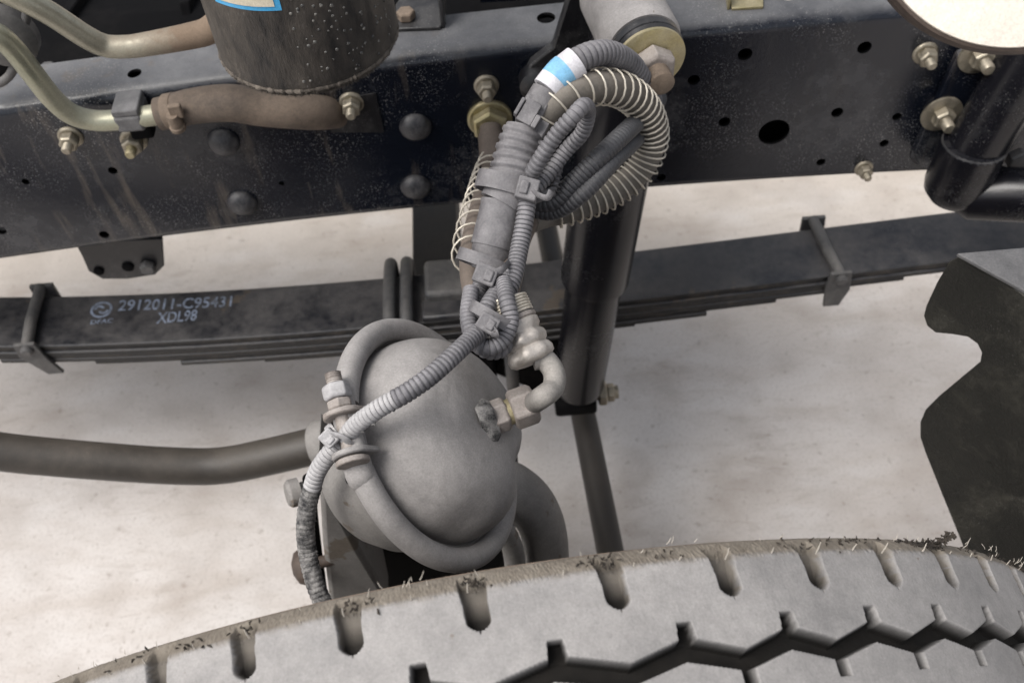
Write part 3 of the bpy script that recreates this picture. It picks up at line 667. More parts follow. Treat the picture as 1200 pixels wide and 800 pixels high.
# lower end fitting: bunched spring end, crimped ferrule, elbow, union nut
fe = px((592, 352, .69), (602, 370, .688), (613, 396, .686), (622, 416, .685))
f0, f1 = fe[0], fe[3]; fd = (f1-f0).normalized()
MB().lathe(f0, fd, [(.0128, .0), (.0140, .008), (.0140, .016), (.0128, .017)], 28).build('ferrule', 'plastic', bh)
MB().tube(coil_path([f0+fd*(.0145*.0+.001*i) for i in range(14)], .0150, lambda s_: .0021), .0010, 7).build('guard_spring', 'wire', bh)
MB().lathe(f0+fd*.014, fd, [(.0146, 0), (.0160, .001), (.0160, .003), (.0148, .0042)], 28).build('spring_collar', 'tan', bh)
def crimp(r, h, t): return (r*1.14*(1-.07*(.5+.5*math.cos(8*t))*(1 if .004 < h < .03 else 0)), h)
MB().lathe(f0+fd*.018, fd, [(.0128, 0), (.0140, .0008), (.0140, .0058), (.0124, .0078), (.0126, .0088), (.0144, .0110), (.0150, .0140), (.0142, .0170), (.0126, .0188), (.0140, .0205), (.0152, .0235), (.0148, .0275), (.0118, .0298), (.008, .0305)], 64, fn=crimp).build('crimped_ferrule', 'ferrule', bh, ang=70)
dP = (PO-CAM).dot(FW)
nutc = PO+elbow_dir*.022
el = spline([f0+fd*.046]+px((637, 420, .685), (649, 436, .682), (648, 454, .675), (634, 466, .668))+[nutc+elbow_dir*.012, nutc], .002)
MB().tube(el, .0078, 20).build('elbow_pipe', 'elbow', bh)
MB().hexn(PO+elbow_dir*.004, elbow_dir, .0125, .012).build('adapter', 'tan', bh, bevel=.0008)
MB().lathe(PO+elbow_dir*.014, elbow_dir, [(.0095, 0), (.0095, .006)], 24).build('adapter_thread', 'brass', bh)
MB().hexn(PO+elbow_dir*.0185, elbow_dir, .0150, .0190).build('union_nut', 'tan', bh, bevel=.0012)

# ================================================================== WIRING LOOM
wl = thing('wiring_loom', 'bundled grey corrugated wiring loom with a plug connector and a white and blue tape band', 'wiring', dp(590, 240, .74))
con = px((646, 97, .735), (632, 124, .735), (612, 160, .735), (599, 198, .735), (588, 240, .735), (577, 290, .735), (572, 312, .735))
# upper conduit arc
corrugated(px((640, 108, .735), (664, 80, .735), (690, 65, .74), (714, 63, .755), (736, 74, .78), (750, 93, .80), (762, 115, .82), (760, 150, .84)), .0099, .0046, .17, 20, parent=wl, name='upper_conduit')
MB().tube(spline(px((641, 106, .735), (655, 89, .735), (676, 72, .735)), .002), .0121, 22).build('white_tape', 'whitetape', wl)
MB().tube(spline(px((650, 95, .735), (657, 87, .735), (663, 81.5, .735)), .002), .0124, 22).build('blue_tape', 'bluetape', wl)
MB().tube(spline(px((640, 108, .735), (628, 128, .735)), .002), .0115, 20).build('connector_neck', 'plastic', wl)
# connector housing
A_, B_ = dp(634, 114, .735), dp(612, 152, .735); dr = (B_-A_).normalized(); side = dr.cross(FW).normalized()
cbx = MB(); cbx.box((A_+B_)/2, (.020, .018, .020), dr, side, dr.cross(side)); cbx.build('plug_housing', 'plastic', wl, bevel=.0015)
mb = MB(); c_ = dp(620, 132, .722)
mb.box(c_, (.018, .012, .006), dr, side, dr.cross(side)); mb.box(c_+side*.008+dr*.004, (.010, .004, .010), dr, side, dr.cross(side)); mb.box(c_-side*.008, (.014, .003, .009), dr, side, dr.cross(side)); mb.build('latch', 'plastic', wl, bevel=.0008)
c_ = dp(634, 152, .733); mb = MB(); mb.box(c_, (.012, .008, .012), dr, side, dr.cross(side)); mb.box(c_+dr*.009+side*.004, (.004, .012, .006), dr, side, dr.cross(side)); mb.build('latch', 'plastic', wl, bevel=.0008)
# ribbed boot
p_ = spline(px((614, 150, .735), (606, 176, .735), (600, 205, .735), (598, 214, .735)), .0011); n_ = len(p_)
MB().tube(p_, [(.0152+.0025*min(1, i/n_*1.4))*(1 if (i//3) % 2 else .90) for i in range(n_)], 24).build('rubber_boot', 'plastic', wl, ang=70)
p_ = spline(px((600, 204, .735), (594, 228, .735), (588, 240, .735)), .002); MB().tube(p_, .0178, 28).build('boot_collar', 'plastic', wl)
p_ = spline(px((589, 238, .735), (583, 262, .735), (576, 290, .735)), .002); n_ = len(p_)
MB().tube(p_, [.0166 if i < 2 else .0160 for i in range(n_)], 28).build('connector_sleeve', 'plastic', wl)
p_ = spline(px((577, 286, .735), (573, 306, .735), (569, 318, .735)), .002); MB().tube(p_, lambda s_: .0150-.004*s_*s_, 28).build('connector_sleeve', 'plastic', wl)
MB().tube(coil_path([p_[0]*1.0, p_[1]], .0152, lambda s_: .002), .0005, 6).build('seam', 'plasticdark', wl)
# tight hooked conduit pair beside the connector
corrugated(px((612, 222, .735), (632, 188, .715), (652, 158, .705), (672, 136, .70), (684, 124, .705), (689, 132, .72), (682, 156, .735), (662, 178, .745), (642, 205, .745), (622, 226, .74)), .0060, .0040, .17, 14, parent=wl, name='hooked_conduit')
# dark pair running beside the spring loop
corrugated(px((622, 236, .77), (648, 236, .765), (672, 214, .76), (705, 182, .758), (732, 156, .775), (750, 140, .815), (766, 126, .86), (772, 116, .89)), .0078, .0036, .12, 14, parent=wl, name='side_conduit', mats=('conduitdark', 'plasticdark'))
corrugated(px((618, 244, .775), (650, 248, .772), (684, 226, .76), (716, 192, .765), (740, 169, .80), (758, 152, .85), (768, 140, .88)), .0068, .0036, .12, 14, parent=wl, name='side_conduit', mats=('conduitdark', 'plasticdark'))
# conduits running down from the tie to the knot
corrugated(px((620, 214, .725), (616, 250, .72), (609, 290, .715), (600, 328, .70), (588, 352, .69), (580, 376, .68), (590, 404, .672), (574, 410, .668), (560, 400, .668), (556, 384, .67)), .0068, .0034, .14, 14, parent=wl, name='down_conduit')
corrugated(px((590, 330, .69), (594, 352, .672), (598, 376, .668), (590, 398, .665), (572, 408, .662), (556, 398, .665), (549, 372, .675), (552, 340, .69)), .0060, .0032, .14, 14, parent=wl, name='knotted_conduit')
corrugated(px((572, 318, .72), (562, 340, .705), (557, 362, .69), (560, 386, .68)), .0066, .0034, .14, 14, parent=wl, name='down_conduit')
corrugated(px((600, 318, .705), (586, 338, .695), (574, 356, .68), (566, 374, .672)), .0066, .0034, .14, 14, parent=wl, name='down_conduit')

# sensor cable crossing the chamber
scb = thing('sensor_cable', 'thin dusty corrugated sensor cable crossing the brake chamber from the knot down to the tyre', 'cable', dp(500, 445, .62))
corrugated(px((578, 376, .665), (560, 390, .655), (535, 413, .635), (505, 440, .622), (478, 459, .618), (462, 468, .618)), .0063, .0033, .15, 14, parent=scb, name='upper_sleeve')
corrugated(px((464, 467, .618), (440, 481, .622), (418, 497, .630), (404, 513, .636)), .0062, .0033, .15, 14, parent=scb, name='middle_sleeve', mats=('whitedust', 'plasticdark'))
corrugated(px((400, 517, .640), (384, 534, .644), (372, 552, .650), (366, 570, .655)), .0062, .0033, .15, 14, parent=scb, name='middle_sleeve', mats=('whitedust', 'plasticdark'))
corrugated(px((367, 568, .655), (361, 590, .66), (358, 618, .665), (360, 645, .67), (366, 672, .67), (374, 696, .67), (386, 722, .67)), .0064, .0036, .10, 14, parent=scb, name='muddy_sleeve', mats=('fuzz', 'fuzz'))
mb = MB()
for i in range(3):                                                   # mud crumbs stuck to the sleeve
    pass
pth = spline(px((462, 470, .614), (440, 484, .618), (422, 500, .626)), .004)
for q in pth[::2]:
    mb.lathe(q+Vector((random.uniform(-.003, .003), -.001, -.005)), (0, 0, -1), [(.0012, 0), (.0022, .0015), (.0008, .004)], 6)
mb.build('mud_crumbs', 'fuzz', scb, kind='stuff')
mb = MB(); pth = spline(px((367, 568, .655), (359, 618, .665), (366, 672, .67), (384, 716, .67)), .0006)
for q in pth:
    for _ in range(3):
        v = Vector(rng.normal(size=3)).normalized(); a = q+v*.0058; t = v+Vector(rng.normal(size=3))*.6; e = a+t.normalized()*random.uniform(.001, .0028); s_ = v.cross(t).normalized()*.00018
        mb.add([a-s_, a+s_, e], [(0, 1, 2)])
mb.build('mud_fuzz', 'fuzz', scb, kind='stuff', smooth=False)

# cable ties: a strap loop, a buckle and a cut tail
def tie(label, path_c, axis, rx, ry, width, buck_px, mat='plastic', grp=None, tail=None, bsz=(.012, .010, .009)):
    grp = 'cable ties round the loom and cable'
    t = thing('cable_tie', label, 'cable tie', path_c, grp)
    a, b, c = frame_of(axis, FW); mb = MB(); vv = []; ff = []; k = 40
    for i in range(k):
        an = 2*math.pi*i/k; d = a*math.cos(an)*rx+b*math.sin(an)*ry; nrm = (a*math.cos(an)/rx+b*math.sin(an)/ry).normalized()
        for off, hh in ((0, -.5), (.0014, -.5), (.0014, .5), (0, .5)): vv.append(path_c+d+nrm*off+c*hh*width)
    for i in range(k):
        j = (i+1) % k
        for q in range(4): ff.append((i*4+q, i*4+(q+1) % 4, j*4+(q+1) % 4, j*4+q))
    mb.add(vv, ff); mb.build('strap', mat, t, bevel=0)
    bk = dp(*buck_px); mb = MB(); x_ = (b-c*b.dot(c)).normalized(); zz = x_.cross(c).normalized()
    mb.box(bk, bsz, x_, c, zz); mb.box(bk-zz*.0*bsz[2]+x_*bsz[0]*.15, (bsz[0]*.4, bsz[1]*.6, bsz[2]*1.3), x_, c, zz); mb.build('buckle', mat, t, bevel=.0012)
    if tail:
        MB().tube(spline(px(*tail), .002), .0030, 8, flat=.35).build('tail', mat, t)
    return t
c_ = dp(597, 220, .735)
tie('wide grey cable tie strapped round the connector boot, topmost of the ties', dp(592, 218, .735), B_-dp(588, 240, .735), .0192, .021, .013, (618, 222, .712), tail=((618, 222, .71), (640, 232, .70), (646, 224, .70)), bsz=(.016, .016, .012))
tie('grey cable tie at the lower end of the connector sleeve, over the loose spring', dp(568, 308, .725), dp(560, 330, .72)-dp(575, 290, .72), .017, .020, .009, (569, 322, .690), tail=((572, 322, .69), (588, 316, .685), (596, 308, .70)), bsz=(.016, .014, .012))
tie('grey cable tie round the knot of conduits above the crimped hose end', dp(578, 372, .675), dp(565, 392, .67)-dp(588, 352, .67), .016, .017, .008, (572, 379, .652), tail=((574, 379, .65), (584, 392, .645), (576, 392, .645)), bsz=(.014, .012, .011))
tie('white cable tie holding the sensor cable to the clamp bolt left of the chamber', dp(402, 515, .648), dp(392, 524, .64)-dp(410, 506, .64), .010, .013, .006, (386, 513, .630), mat='whitedust', tail=((388, 508, .628), (402, 512, .622), (410, 520, .63)), bsz=(.011, .010, .007))
# fir tree clip poking out of the loop
ft = thing('push_clip', 'small dark grey fir tree push clip standing in the middle of the hose loop', 'clip', dp(652, 218, .76))
o_ = dp(648, 224, .755); ud = (dp(656, 196, .755)-o_).normalized(); mb = MB(); pr = []
for i in range(5): pr += [(.0075-.001*i, .004*i), (.0028, .004*i+.0012), (.0028, .004*i+.003)]
mb.lathe(o_, ud, pr+[(.0008, .023)], 12); mb.build('stem', 'plastic', ft)
MB().tube(spline(px((612, 236, .755), (630, 232, .752), (650, 224, .752)), .002), .005, 10, flat=.4).build('arm', 'plastic', ft)

# ================================================================== UPPER LEFT: PIPES, CANISTER
cn = thing('filter_canister', 'black cylindrical canister speckled with drops, a torn blue edged label on it, top left', 'canister', at(352, 60, -.10))
cb0 = at(364, 50, -.1); R_c = .0720
zb_c = min(np.linspace(.8, .95, 151), key=lambda z: abs(proj((cb0.x, -.1-R_c*.96, z))[1]-112))
base = Vector((cb0.x, -.1, zb_c))
MB().lathe(base, (0, 0, 1), [(.030, .004), (.052, .0015), (.063, .0), (.069, .003), (.0722, .009), (.0712, .014), (.0720, .018), (.0721, .10), (.0721, .30)], 96).build('can', 'canister', cn, ang=50)
gs = MB()
for k_ in range(1):
    n_ = 260; pts = [base+Vector((math.cos(2*math.pi*i/n_)*(R_c-.0015), math.sin(2*math.pi*i/n_)*(R_c-.0015), .0055)) for i in range(n_+1)]
    gs.tube(pts, [.0021+.0004*math.sin(i*.31)*math.sin(i*.83)+random.uniform(-.0008, .0007) for i in range(n_+1)], 9, cap=False)
gs.build('caked_seam', 'grit', cn)
# grit fringe along the bottom seam
mb = MB()
for i in range(14000):
    t = random.uniform(0, 2*math.pi); h = abs(random.gauss(0, .004)+.002); r_ = R_c-(.002 if h > .004 else .004)
    v = Vector((math.cos(t), math.sin(t), 0)); a = base+v*r_+Vector((0, 0, h)); dr_ = (v+Vector(rng.normal(size=3))*.7).normalized()
    s_ = dr_.cross(Vector((0, 0, 1)))
    if s_.length < .01: continue
    s_ = s_.normalized()*.00034; mb.add([a-s_, a+s_, a+dr_*random.uniform(.0010, .0042)], [(0, 1, 2)])
mb.build('grit_fringe', 'grit', cn, kind='stuff', smooth=False)
mb = MB()
for i in range(170):                                                 # drops and grit on the paint
    t = random.uniform(-1.6, -.3); z = random.uniform(.012, .15); v = Vector((math.cos(t), math.sin(t), 0)); a = base+v*(R_c+.0001)+Vector((0, 0, z)); r_ = random.uniform(.0007, .0016)
    if t < -1.5 and random.random() < .7: continue
    mb.lathe(a, v, [(r_, 0), (r_*.8, r_*.35), (r_*.3, r_*.55)], 7)
mb.build('oil_drops', 'drops', cn, kind='stuff')
def onc(t, z, r=R_c+.0006): return base+Vector((math.cos(t)*r, math.sin(t)*r, z))
def cyl_t(x, y):
    best = None
    for t in np.linspace(-3.0, 0, 301):
        for z in np.linspace(.02, .20, 91):
            q = proj(onc(t, z)); d = (q[0]-x)**2+(q[1]-y)**2
            if best is None or d < best[0]: best = (d, t, z)
    return best[1], best[2]
tl, zl = cyl_t(252, 2); t2, z2 = cyl_t(331, 12)
mb = MB(); k = 16
def patch(mb, t0, t1, z0, z1, r, slope=0):
    vv = []; ff = []
    for i in range(k+1):
        t = t0+(t1-t0)*i/k
        for z in (z0, z1): vv.append(onc(t, z+slope*(i/k), r))
    for i in range(k): ff.append((2*i, 2*i+2, 2*i+3, 2*i+1))
    mb.add(vv, ff)
patch(mb, tl, t2, min(zl, z2), min(zl, z2)+.07, R_c+.0006); lbl = mb.build('label_sticker', 'labelblue', cn, ang=80)
mb = MB(); patch(mb, tl+.07, t2-.06, min(zl, z2)+.0035, min(zl, z2)+.065, R_c+.0010); mb.build('label_panel', 'labelwhite', lbl, ang=80)

p1 = thing('upper_pipe', 'olive zinc plated pipe turning rusty brown towards the canister, upper of two', 'pipe', at(110, 40, -.02))
MB().tube(spline([at(-60, -40, -.05), at(20, -4, -.045), at(60, 17, -.04), at(100, 43, -.035), at(124, 54, -.03), at(150, 55, -.03), at(172, 52, -.03), at(195, 48, -.03), at(225, 42, -.03), at(245, 36, -.03), at(262, 20, -.03), at(280, -12, -.03)], .004), lambda s_: .0100+.0022*max(0, min(1, (s_-.55)*3)), 22).build('pipe_tube', 'muddypipe', p1)
p2 = thing('lower_pipe', 'olive zinc plated pipe sweeping down the rail into a muddy rubber hose', 'pipe', at(60, 110, -.03))
MB().tube(spline([at(-70, 20, -.05), at(-10, 38, -.045), at(14, 56, -.04), at(38, 86, -.035), at(62, 116, -.03), at(84, 134, -.025), at(108, 141, -.022), at(136, 141, -.022), at(180, 135, -.022), at(200, 132, -.022)], .004), .0100, 22).build('steel_pipe', 'pipe', p2)
MB().tube(spline([at(186, 134, -.022), at(200, 131, -.022), at(230, 124, -.024), at(270, 121, -.026), at(305, 126, -.024), at(345, 130, -.022), at(375, 132, -.012), at(396, 132, .012)], .004), lambda s_: .0155+.0022*math.sin(s_*3.1), 26).build('rubber_hose', 'brown', p2)
a_ = at(196, 132, -.022); b_ = at(216, 128, -.023); d_ = (b_-a_).normalized()
hc = MB().lathe(a_, d_, [(.0166, 0), (.0175, .001), (.0175, .010), (.0166, .011)], 28).build('hose_clamp', 'clamp', p2)
sd_ = at(210, 152, -.04)
MB().lathe(at(203, 138, -.043), (sd_-at(203, 138, -.043)), [(.0055, -.004), (.0065, 0), (.0065, .010), (.0075, .011), (.0075, .015), (.006, .016)], 16).build('clamp_screw', 'clamp', hc)
MB().box(at(206, 130, -.042), (.012, .006, .014)).build('screw_housing', 'clamp', hc, bevel=.0012)
pcx = thing('pipe_clip', 'grey block clip bolted to the rail, gripping the lower plated pipe', 'clip', at(153, 135, 0))
c_ = at(153, 133, -.018)
MB().box(c_+Vector((0, .003, -.003)), (.026, .034, .018)).build('clip_block', 'lip', pcx, bevel=.003)
MB().box(c_+Vector((0, .003, .0095)), (.025, .032, .007)).build('clip_cap', 'lip', pcx, bevel=.0015)
MB().box(c_+Vector((0.001, .008, -.022)), (.022, .016, .022)).build('clip_foot', 'deep', pcx, bevel=.003)
o_ = at(157, 164, -.004)
f_ = MB().lathe(o_, (0, -1, 0), [(.0135, -.001), (.0135, .0016), (.0115, .0032)], 28); f_.hexn(o_-Vector((0, .003, 0)), (0, -1, 0), .0105, .011); nx = f_.build('flange_nut', 'zinc', pcx, bevel=.0005)
MB().lathe(o_, (0, -1, 0), [(.0052, .01), (.0052, .022), (.004, .024)], 16).build('stud', 'brass', nx)
# corner bracket ring at the far left
rb = thing('ring_bracket', 'dark bracket with a rounded grey rim in the far left corner behind the pipes', 'bracket', at(0, 60, .0))
arc = [at(x, y, -.004) for x, y in ((34, -10), (32, 14), (27, 38), (20, 62), (16, 80), (8, 92), (-6, 99), (-40, 104))]
MB().tube(spline(arc, .003), .0042, 12).build('rim', 'clip', rb)
MB().prism([at(x, y, .004) for x, y in ((34, -10), (32, 14), (27, 38), (20, 62), (16, 80), (8, 92), (-6, 99), (-40, 104), (-60, -10))], (0, .006, 0)).build('plate', 'deep', rb, bevel=.001)
MB().lathe(at(6, 38, .002), (0, -1, 0), [(.030, 0), (.030, .010), (.024, .014), (.01, .016)], 32).build('boss', 'clip', rb)

# ================================================================== RIGHT SIDE
bk = thing('tube_bracket', 'black welded tube bracket bolted to the right end of the rail', 'bracket', at(1130, 200, -.05))
q0, q1 = at(1206, 70, -.035), at(1132, 190, -.05)
MB().tube([q0+(q0-q1)*.6, q0, q1], .0295, 32).build('upright_tube', 'shock', bk)
MB().prism([at(x, y, -.002) for x, y in ((1118, 60), (1152, 40), (1190, 30), (1200, 150), (1115, 195), (1075, 190), (1068, 172))], (0, -.010, 0)).build('mount_plate', 'rail', bk, bevel=.002)
z0_ = at(1142, 168, -.05); z1_ = at(1112, 236, -.053)
dd = (z1_-z0_).normalized()
MB().lathe(z0_, dd, [(.0300, 0), (.0325, .0015), (.0330, .006), (.0330, .052), (.031, .062), (.024, .071), (.012, .076), (.002, .077)], 40).build('socket', 'shock', bk)
MB().tube([z0_+dd*.002+(frame_of(dd)[0]*math.cos(t)+frame_of(dd)[1]*math.sin(t))*.0305 for t in np.linspace(0, 2*math.pi, 60)], lambda s_: .0019+.0003*math.sin(s_*180), 8).build('weld_bead', 'black', bk)
MB().tube([at(1112, 222, -.052), at(1136, 226, -.06), at(1290, 232, -.10)], [.016, .0285, .0285], 36).build('cross_tube', 'shock', bk)
for p_ in ((1190, 182, -.03), (1194, 200, -.02)):
    MB().hexn(at(*p_), (0, -1, 0), .012, .012).build('hex_nut', 'clip', bk, bevel=.0006)

mg = thing('mudguard', 'black textured mudguard panel with a notched edge at the right, behind the tyre', 'mudguard', at(1150, 500, -.3))
q1 = at(1137, 299, -.27); q2 = atz(1200, 345, q1.z)
nrm = (q2-q1).cross(Vector((0, 0, 1))).normalized()
def onpl(x, y):
    d = ray(x, y); return CAM+d*((q1-CAM).dot(nrm)/d.dot(nrm))
ol = [(1125, 300), (1112, 307), (1098, 330), (1085, 358), (1082, 370), (1086, 382), (1096, 390), (1116, 392), (1134, 395), (1145, 403), (1150, 413), (1148, 424), (1100, 464), (1084, 480), (1078, 494), (1078, 512), (1084, 530), (1104, 580), (1126, 634), (1146, 690), (1160, 740), (1330, 760), (1330, 440), (1260, 390), (1200, 346), (1160, 315), (1140, 302)]
off = nrm*.004 if nrm.y > 0 else -nrm*.004
MB().prism([onpl(*q) for q in ol], off).build('panel', 'guard', mg, bevel=.0012, smooth=True)
lp = [q1+Vector((-.012, 0, .0)), atz(1240, 290, q1.z), atz(1290, 400, q1.z), q2]
MB().prism(lp, (0, 0, .004)).build('top_lip', 'lip', mg, bevel=.001)

cv = thing('round_cover', 'round cream coloured cover with a dark brown rim cut off by the top right corner', 'cover', at(1215, -130, -.30))
cc_ = at(1210, -128, -.33); ax2 = (CAM-cc_).normalized()*.75+Vector((0, -.3, .25)); ax2.normalize()
rr_ = 183*(cc_-CAM).dot(FW)/FOC
MB().lathe(cc_-ax2*.06, ax2, [(rr_*.98, 0), (rr_*1.02, .01), (rr_*1.02, .052), (rr_*.99, .060), (rr_*.965, .061)], 96).build('rim', 'rim', cv)
MB().lathe(cc_, ax2, [(rr_*.975, -.002), (rr_*.96, .003), (rr_*.6, .008), (.004, .010)], 96).build('cover_face', 'cream', cv)

# ================================================================== TYRE
ty = thing('truck_tyre', 'big dusty tyre with worn zigzag tread filling the bottom of the picture', 'tyre', (-.037, -.65, G))
tv = (-.037, -.5059, .411, .089, .1471, .4629)
taz, tcm, TR = tv[3], tv[4], tv[5]
tax = np.array([-math.sin(taz)*math.cos(tcm), math.cos(taz)*math.cos(tcm), math.sin(tcm)])
te1 = np.array([math.cos(taz), math.sin(taz), 0]); te2 = np.cross(te1, tax); TC = np.array(tv[:3]); TW = .235
def tp(t, s, dr=0.0):
    return TC - tax*s + (TR-dr)*(math.sin(t)*te1+math.cos(t)*te2)
sl = [-.261, -.138, .001, .155, .289, .409, .53, .647]
while sl[0] > -math.pi: sl.insert(0, sl[0]-(.123+.012*math.sin(len(sl)*2.1)))
while sl[-1] < math.pi: sl.append(sl[-1]+.119+.010*math.sin(len(sl)*1.7))
sl = np.array(sl)
def smooth(x, e): return np.clip(x/e+.5, 0, 1)
def depth_one(T, S):
    """groove depth (metres) for the half of the tread next to the chassis; S measured from that shoulder"""
    i = np.clip(np.searchsorted(sl, T)-1, 0, len(sl)-2); a = sl[i]; b = sl[i+1]; u = (T-a)/(b-a)
    tri = 1-np.abs(2*u-1)                                  # 0 at slot angle, 1 midway (notch)
    su = .0584-.0090*tri; u2 = np.mod(u+.05, 1); tri2 = 1-np.abs(2*u2-1); slw = .0676-.0078*tri2
    e = .0009
    gr = smooth(S-su, .0024)*smooth(slw-S, e)              # main zigzag groove
    mid = (a+b)/2; near_s = np.where(u < .5, a, b)
    dn = np.abs(T-mid)*TR; no = smooth(.0048-.0012*smooth(.046-S, .01)-dn, e*.8)*smooth(S-.0415, e)*smooth(.056-S, e)
    dl = np.abs(T-near_s+.006)*TR; nl = smooth(.0036-dl, e*.8)*smooth(S-.062, e)*smooth(.0755-S, e)
    ds = np.abs(T-near_s)*TR; hw = np.where(S < .0270, .0060+.0012*smooth(.012-S, .01), .0060*np.sqrt(np.clip((.0303-S)/.0040, 0, 1)))
    # slots slant a little
    ds = np.abs(T-near_s+(.0245-S)*.12)*TR
    so_ = smooth(hw-ds, e*.8)*smooth(.0318-S, e)
    d = np.maximum.reduce([gr*.0125, no*.0105, nl*.0100, so_*(.0070+.003*np.clip(S/.03, 0, 1))])
    return d, so_
def tyre_strip(t0, t1, nt_, svals):
    T = np.linspace(t0, t1, nt_); S = np.array(svals); TT, SS = np.meshgrid(T, S)
    d1, so1 = depth_one(TT, SS); fade = np.clip((SS-.0005)/.0075, 0, 1); d1 = d1*fade; so1 = so1*fade; d2, so2 = depth_one(TT+.04, TW-SS)
    # plain centre rib sipes
    d = np.maximum(d1, d2)
    base_r = np.zeros_like(SS)
    e0 = np.clip((.0105-SS)/.0105, 0, 1); under = np.clip(-SS/.008, 0, 1); e1 = np.clip((SS-(TW-.0105))/.0105, 0, 1)
    base_r += .0085*e0**1.3+.030*under**1.6+.0085*e1+.004*(1-np.cos((SS/TW-.5)*2.2))*.5
    nz_ = rng.normal(0, .00009, TT.shape)
    tear = (e0 > 0)*(rng.normal(0, .00035, TT.shape))
    dr = base_r+d+nz_*.5+tear
    return T, S, TT, SS, dr, d, e0, so1
svals = list(np.arange(-.008, .037, .0009))+list(np.arange(.0376, .082, .0006))+list(np.arange(.083, .0925, .001))+list(np.arange(.094, .15, .0025))+list(np.arange(.151, TW+.0001, .0014))
if svals[-1] < TW: svals.append(TW)
def add_tread(t0, t1, nt_):
    T, S, TT, SS, dr, d, e0, so_ = tyre_strip(t0, t1, nt_, svals)
    rad_ = (np.sin(TT)[..., None]*te1+np.cos(TT)[..., None]*te2)
    Pp = TC - tax*SS[..., None] + (TR-dr)[..., None]*rad_
    ns, ntt = SS.shape; idx = np.arange(ns*ntt).reshape(ns, ntt)
    F_ = np.stack([idx[:-1, :-1], idx[:-1, 1:], idx[1:, 1:], idx[1:, :-1]], -1).reshape(-1, 4)
    me = bpy.data.meshes.new('tread'); o = TC
    me.from_pydata((Pp.reshape(-1, 3)-o).tolist(), [], F_.tolist()); me.materials.append(M['tyre'])
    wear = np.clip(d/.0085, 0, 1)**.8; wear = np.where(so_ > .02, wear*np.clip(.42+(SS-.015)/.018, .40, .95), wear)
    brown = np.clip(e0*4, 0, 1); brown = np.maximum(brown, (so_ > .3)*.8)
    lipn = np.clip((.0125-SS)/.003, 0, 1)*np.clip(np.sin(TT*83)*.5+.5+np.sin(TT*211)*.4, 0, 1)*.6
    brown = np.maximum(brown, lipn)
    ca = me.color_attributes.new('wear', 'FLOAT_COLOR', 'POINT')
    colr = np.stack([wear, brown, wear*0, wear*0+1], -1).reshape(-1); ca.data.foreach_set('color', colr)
    me.polygons.foreach_set('use_smooth', [True]*len(me.polygons)); me.update()
    ob = bpy.data.objects.new('tread', me); sc.collection.objects.link(ob); place(ob, Vector(o), ty); return ob
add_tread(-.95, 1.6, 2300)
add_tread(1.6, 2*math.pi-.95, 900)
# sidewalls
for sgn, s0_ in ((1, 0), (-1, TW)):
    prof = [(0, .0125 if sgn < 0 else .022), (.003, .017 if sgn < 0 else .024), (.006, .024), (.009, .037), (.014, .06), (.018, .09), (.016, .13), (.008, .165), (-.004, .185), (-.012, .192)]
    mb = MB(); seg = 220; vv = []; ff = []
    for (ss, dr) in prof:
        for k in range(seg): vv.append(tp(2*math.pi*k/seg, s0_-sgn*ss, dr+.0*k))
    for i in range(len(prof)-1):
        for k in range(seg): ff.append((i*seg+k, i*seg+(k+1) % seg, (i+1)*seg+(k+1) % seg, (i+1)*seg+k))
    mb.add(vv, ff); sw = mb.build('sidewall', 'brown', ty)
TA = Vector(tuple(-tax))
MB().lathe(Vector(tuple(TC)), TA, [(.27, -.004), (.272, .01), (.24, .03), (.235, .20), (.272, .225), (.27, .239)], 96, cap=False).build('wheel_rim', 'bar', ty)
MB().lathe(Vector(tuple(TC)), TA, [(.236, .10), (.20, .12), (.12, .15), (.10, .20), (.004, .205)], 72, cap=False).build('wheel_disc', 'bar', ty)
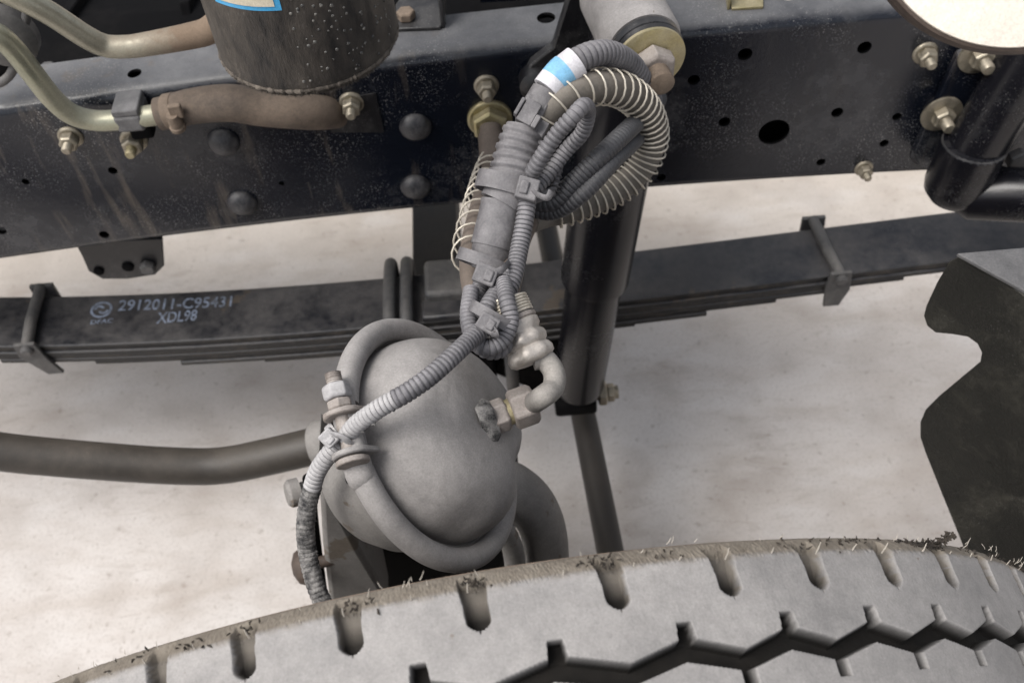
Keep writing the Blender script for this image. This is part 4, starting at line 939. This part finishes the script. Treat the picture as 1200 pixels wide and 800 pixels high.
# mould hairs and crumbs along the shoulder
mb = MB()
def hair(t, s, L_, lean=(0, 0), r_=.00035, dr=.004):
    p = Vector(tuple(tp(t, s, dr))); up_ = (Vector(tuple(math.sin(t)*te1+math.cos(t)*te2))*.45+Vector((0, .25, .8))).normalized(); sd2 = Vector(tuple(te1)); q = p+up_*L_*.6+sd2*lean[0]*L_*.5; e = p+up_*L_+sd2*lean[0]*L_*1.1+Vector(tuple(tax))*lean[1]*L_
    mb.tube([p, q, e], [r_, r_*.9, r_*.5], 5)
for i, tt in enumerate(np.arange(-.75, 1.1, .0615)):
    hair(tt+random.uniform(-.012, .012), .010, random.uniform(.005, .0105), (random.uniform(-.08, .08), random.uniform(-.1, .15)), r_=.00042)
for i in range(46): hair(random.uniform(-.6, 1.1), random.uniform(-.001, .003), random.uniform(.0015, .0045), (random.uniform(-1, 1), .4), r_=.00025)
mb.build('mould_hairs', 'hair', ty, kind='stuff')
mb = MB()
def crumb(t, s, k_, size):
    for _ in range(int(k_*.34)):
        sc_ = max(.0005, s+random.gauss(0, size*.35)); p = Vector(tuple(tp(t+random.gauss(0, size*2.2), sc_, .0085*max(0, (.0105-sc_)/.0105)**1.3))); up_ = Vector(tuple(math.sin(t)*te1+math.cos(t)*te2))
        d_ = (up_*random.uniform(.2, 1.2)+Vector(rng.normal(size=3))*.8).normalized(); L_ = random.uniform(.001, .0042)
        mb.tube([p, p+d_*L_*.5+Vector(rng.normal(size=3))*.0006, p+d_*L_], [.0004, .0006, .00015], 4)
for t, s, k_, z in [(-.262, .006, 30, .006), (-.138, .006, 60, .007), (.001, .006, 90, .006), (.150, .005, 80, .007), (.20, .004, 24, .008), (.40, .004, 30, .010), (.48, .002, 36, .008), (.52, .001, 30, .008), (.60, .002, 70, .006), (.647, .002, 120, .006), (.66, -.002, 150, .004), (.75, .002, 30, .01), (.85, .002, 50, .01), (.95, .004, 50, .01), (-.33, .005, 40, .006), (-.40, .003, 20, .01)]:
    crumb(t, s, k_, z)
# a dried sprig standing on the shoulder
p = Vector(tuple(tp(.668, .0, .006))); up_ = Vector(tuple(math.sin(.668)*te1+math.cos(.668)*te2))
mb.tube([p, p+up_*.006, p+up_*.012], [.0008, .0007, .0004], 6)
for _ in range(60):
    a = p+up_*random.uniform(.002, .012)+Vector(rng.normal(size=3))*.0011; mb.tube([a, a+Vector(rng.normal(size=3))*.0012], [.0008, .0004], 5)
mb.build('dry_debris', 'twig', ty, kind='stuff')
